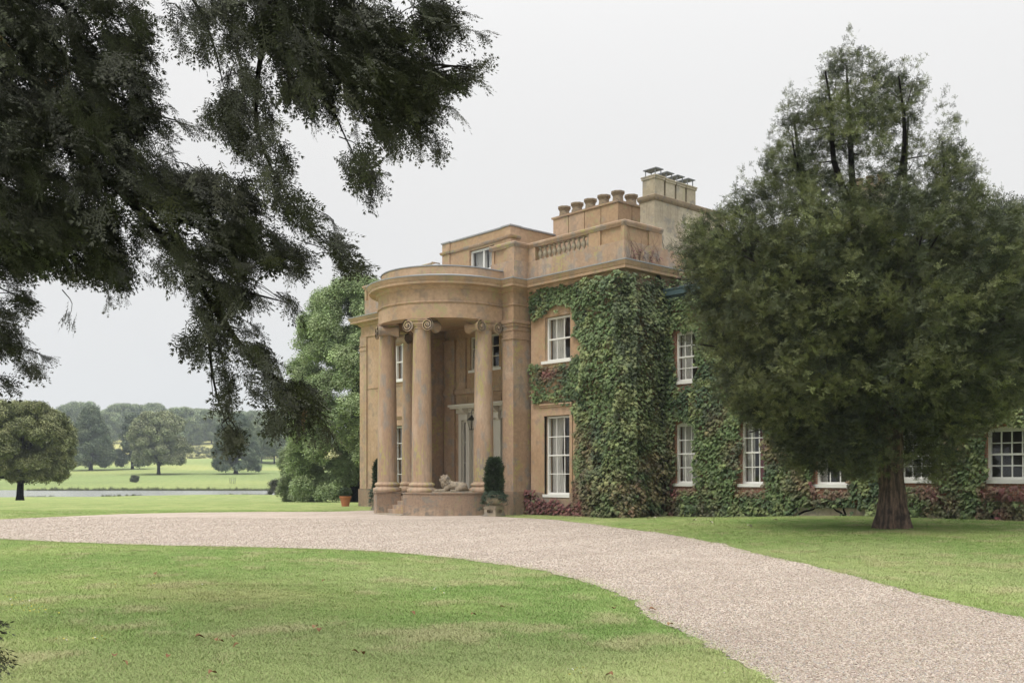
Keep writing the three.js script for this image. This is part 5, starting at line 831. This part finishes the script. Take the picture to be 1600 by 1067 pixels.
// ---------------------------------------------------------------- grass, pebbles, fallen leaves
{
  const tuft = (n, h, spread, w) => { const T = new Tri(); for (let i = 0; i < n; i++) { const a = rr(0, 6.28), R = spread * Math.sqrt(rnd()), b = rr(0, 6.28), o = V3(Math.cos(a) * R, -.005, Math.sin(a) * R), L = h * rr(.5, 1.2), s = V3(Math.cos(b), 0, Math.sin(b)).multiplyScalar(w * rr(.7, 1.2)), lean = s.clone().normalize().cross(V3(0, 1, 0)).multiplyScalar(L * rr(.7, 1.6)), m = o.clone().add(V3(0, L * .5, 0)).addScaledVector(lean, .4), e = o.clone().add(V3(0, L * .8, 0)).add(lean); T.t(o.clone().add(s), o.clone().sub(s), m); T.t(m.clone().addScaledVector(s, .6), m.clone().addScaledVector(s, -.6), e); } return T.geo(); };
  const gs = [tuft(15, .024, .08, .0024), tuft(15, .03, .09, .0024), tuft(12, .02, .085, .0026)], ms = gs.map(() => []), cs = gs.map(() => []);
  const N = 300000; let n = 0, g = 0;
  while (n < N && g++ < N * 4) {
    const d = 5.5 * Math.pow(46 / 5.5, Math.pow(rnd(), 1.12)), r = rr(-.6, .6) * d, x = CAMX + r * SA - d * CA, z = CAMZ - r * CA - d * SA;
    if (onDrive(x, z)) { if (!(rnd() < .012 && fbm(x * 1.5, z * 1.5, 3, 2) > .55)) continue; }
    if ((x > -18.3 && x < .1 && z < .35) || (x > 0 && z < ZW + .12) || (Math.abs(x - XC) < 4 && z < 4.8)) continue;
    const k = Math.floor(rnd() * 3), far = 1 + d / 70, a = fbm(x * .33, z * .33, 3, 4), b = fbm(x * 1.7, z * 1.7, 9, 3), yel = fbm(x * .16 + 4, z * .16, 21, 3);
    let c = mixc([.185, .3, .07], [.29, .38, .115], sstep(.36, .66, a)); c = mixc(c, [.46, .47, .23], sstep(.5, .66, yel) * .4); c = mixc(c, [.44, .4, .22], sstep(.6, .72, b) * .6); if (rnd() < .07) c = [.36, .31, .17];
    // worn thin place with brown litter at the lower left
    const worn = Math.exp(-(((x - 13.3) / 2.2) ** 2 + ((z - 22.6) / 1.1) ** 2)); if (rnd() < worn * .55) continue; c = mixc(c, [.2, .17, .075], worn * .6);
    ms[k].push(place(x, groundH(x, z), z, rr(-.15, .15), rr(0, 6.28), rr(-.15, .15), rr(.75, 1.3) * far * (.85 + .3 * sstep(.4, .7, b)))); cs[k].push(col(...c, .28)); n++;
  }
  // ragged tufts spilling over the edge of the drive
  for (const e of driveEdge) { const d = depthOf(e.x, e.y); if (d < 5 || d > 40 || Math.abs(rightOf(e.x, e.y)) > d * .62 || (Math.abs(e.x - XC) < 5 && e.y < 5)) continue; for (let i = 0; i < 7; i++) { const x = e.x + gauss() * .09, z = e.y + gauss() * .09, k = i % 3; ms[k].push(place(x, groundH(x, z) + .005, z, rr(-.2, .2), rr(0, 6.28), rr(-.2, .2), rr(.9, 1.9))); cs[k].push(col(...mixc([.2, .31, .08], [.36, .37, .16], rnd()), .3)); } }
  for (let k = 0; k < 3; k++) tag(instanced('lawn_grass', gs[k], M.grass = M.grass || std({ color: 0xffffff, roughness: .85, side: THREE.DoubleSide }), scene, ms[k], cs[k]), 'short mown green grass of the lawn', 'grass', null, 'stuff');
}
{
  const pg = [0, 1].map(s => { const g = new THREE.IcosahedronGeometry(1, 0), p = g.attributes.position; const q = {}; for (let i = 0; i < p.count; i++) { const k = [p.getX(i), p.getY(i), p.getZ(i)].map(v => v.toFixed(3)).join(); const f = q[k] ||= rr(.75, 1.25); p.setXYZ(i, p.getX(i) * f, p.getY(i) * f * .6, p.getZ(i) * f); } g.computeVertexNormals(); return g; });
  const ms = [[], []], cs = [[], []]; let n = 0, gd = 0;
  while (n < 150000 && gd++ < 2500000) {
    const d = 6.5 * Math.pow(38 / 6.5, Math.pow(rnd(), 1.1)), r = rr(-.56, .6) * d, x = CAMX + r * SA - d * CA, z = CAMZ - r * CA - d * SA; if (!onDrive(x, z) && !(rnd() < .004 && onDrive(x + rr(-.5, .5), z + rr(-.5, .5)))) continue; if (Math.abs(x - XC) < 4 && z < 4.8) continue;
    const k = n & 1, s = rr(.0045, .0095) * (1 + d / 60), t = rnd(); ms[k].push(place(x, groundH(x, z) + .016 + s * .2, z, rr(-.5, .5), rr(0, 6.28), rr(-.5, .5), s));
    cs[k].push(col(...(t < .3 ? [.38, .324, .266] : t < .55 ? [.335, .272, .218] : t < .75 ? [.44, .39, .33] : t < .9 ? [.25, .2, .165] : [.32, .3, .28]), .2)); n++;
  }
  for (let k = 0; k < 2; k++) tag(instanced('gravel_stones', pg[k], M.pebble = M.pebble || std({ color: 0xffffff, roughness: .9 }), scene, ms[k], cs[k]), 'loose pinkish beige stones covering the drive', 'gravel', null, 'stuff');
}
{
  const G3 = (() => { const T = new Tri(), o = []; for (let i = 0; i <= 8; i++) { const t = i / 8, w = .5 * Math.sin(t * Math.PI) * (.9 - .3 * t); o.push([t - .5, w, .12 * Math.sin(t * 5)]); } for (let i = 0; i < 8; i++) { const a = o[i], b = o[i + 1], c = (q, s) => V3(q[0], q[2] + Math.abs(q[1]) * .5, q[1] * s), m = q => V3(q[0], q[2], 0); T.quad(m(a), m(b), c(b, 1), c(a, 1)); T.quad(m(b), m(a), c(a, -1), c(b, -1)); } return T.geo(); })();
  const mb = std({ color: new THREE.Color(.2, .1, .045), side: THREE.DoubleSide }), mo = std({ color: new THREE.Color(.26, .15, .07), side: THREE.DoubleSide });
  const L = [[492, 986], [500, 990], [312, 1002], [338, 1006], [345, 1009], [365, 1001], [368, 1016], [178, 1032], [262, 1033], [195, 1044], [332, 1060], [566, 1028], [555, 1026], [505, 912], [242, 900], [785, 954], [740, 966], [645, 964], [1048, 982], [1020, 958], [952, 1063], [960, 956]];
  L.forEach(([px, py], i) => { const d = EYE * 1556 / (py - 743), v = at(px, py, d), x = v.x, z = v.z; const m = mesh('fallen_leaf', G3, i % 3 ? mb : mo, scene); m.position.set(x, groundH(x, z) + .045, z); m.rotation.set(rr(-.4, .4), rr(0, 6), rr(-.4, .4)); m.scale.setScalar(rr(.06, .1)); tag(m, 'curled brown fallen leaf lying on the front lawn', 'leaf', 'brown fallen leaves on the front lawn'); });
  const W = [[935, 809], [1015, 812], [1022, 812], [1085, 816], [1172, 825], [1520, 812], [1212, 815], [1112, 819]];
  const mw = std({ color: new THREE.Color(.55, .5, .4), side: THREE.DoubleSide }); W.forEach(([px, py]) => { let h = 0, v; for (let k = 0; k < 8; k++) { v = at(px, py, (EYE - h) * 1556 / (py - 743)); h = groundH(v.x, v.z); } const m = mesh('fallen_leaf', G3, mw, scene); m.position.set(v.x, h + .05, v.z); m.rotation.set(rr(-.3, .3), rr(0, 6), rr(-.3, .3)); m.scale.setScalar(rr(.12, .2)); tag(m, 'pale fallen leaf on the grass below the creeper', 'leaf', 'pale fallen leaves on the grass below the creeper'); });
  // a scatter of small yellow and white flowers in the lawn
  const f = new THREE.CylinderGeometry(1, .5, .5, 6), ms = [], cs = []; for (const [cx, cy, n, sx, sy] of [[45, 958, 26, 32, 9], [20, 940, 8, 18, 8], [130, 1000, 12, 40, 10], [690, 928, 6, 14, 6], [895, 1055, 8, 12, 5], [230, 910, 8, 120, 25]]) for (let i = 0; i < n; i++) { const px = cx + gauss() * sx * .6, py = cy + gauss() * sy * .6, v = at(px, py, EYE * 1556 / (py - 743)); ms.push(place(v.x, groundH(v.x, v.z) + rr(.035, .06), v.z, rr(-.4, .4), 0, rr(-.4, .4), rr(.007, .012))); cs.push(rnd() < .7 ? col(.6, .5, .08, .2) : col(.65, .65, .6, .1)); }
  tag(instanced('wild_flowers', f, M.pebble, scene, ms, cs), 'tiny yellow and white flowers scattered in the lawn', 'flowers', null, 'stuff');
}
renderer.render(scene, camera);
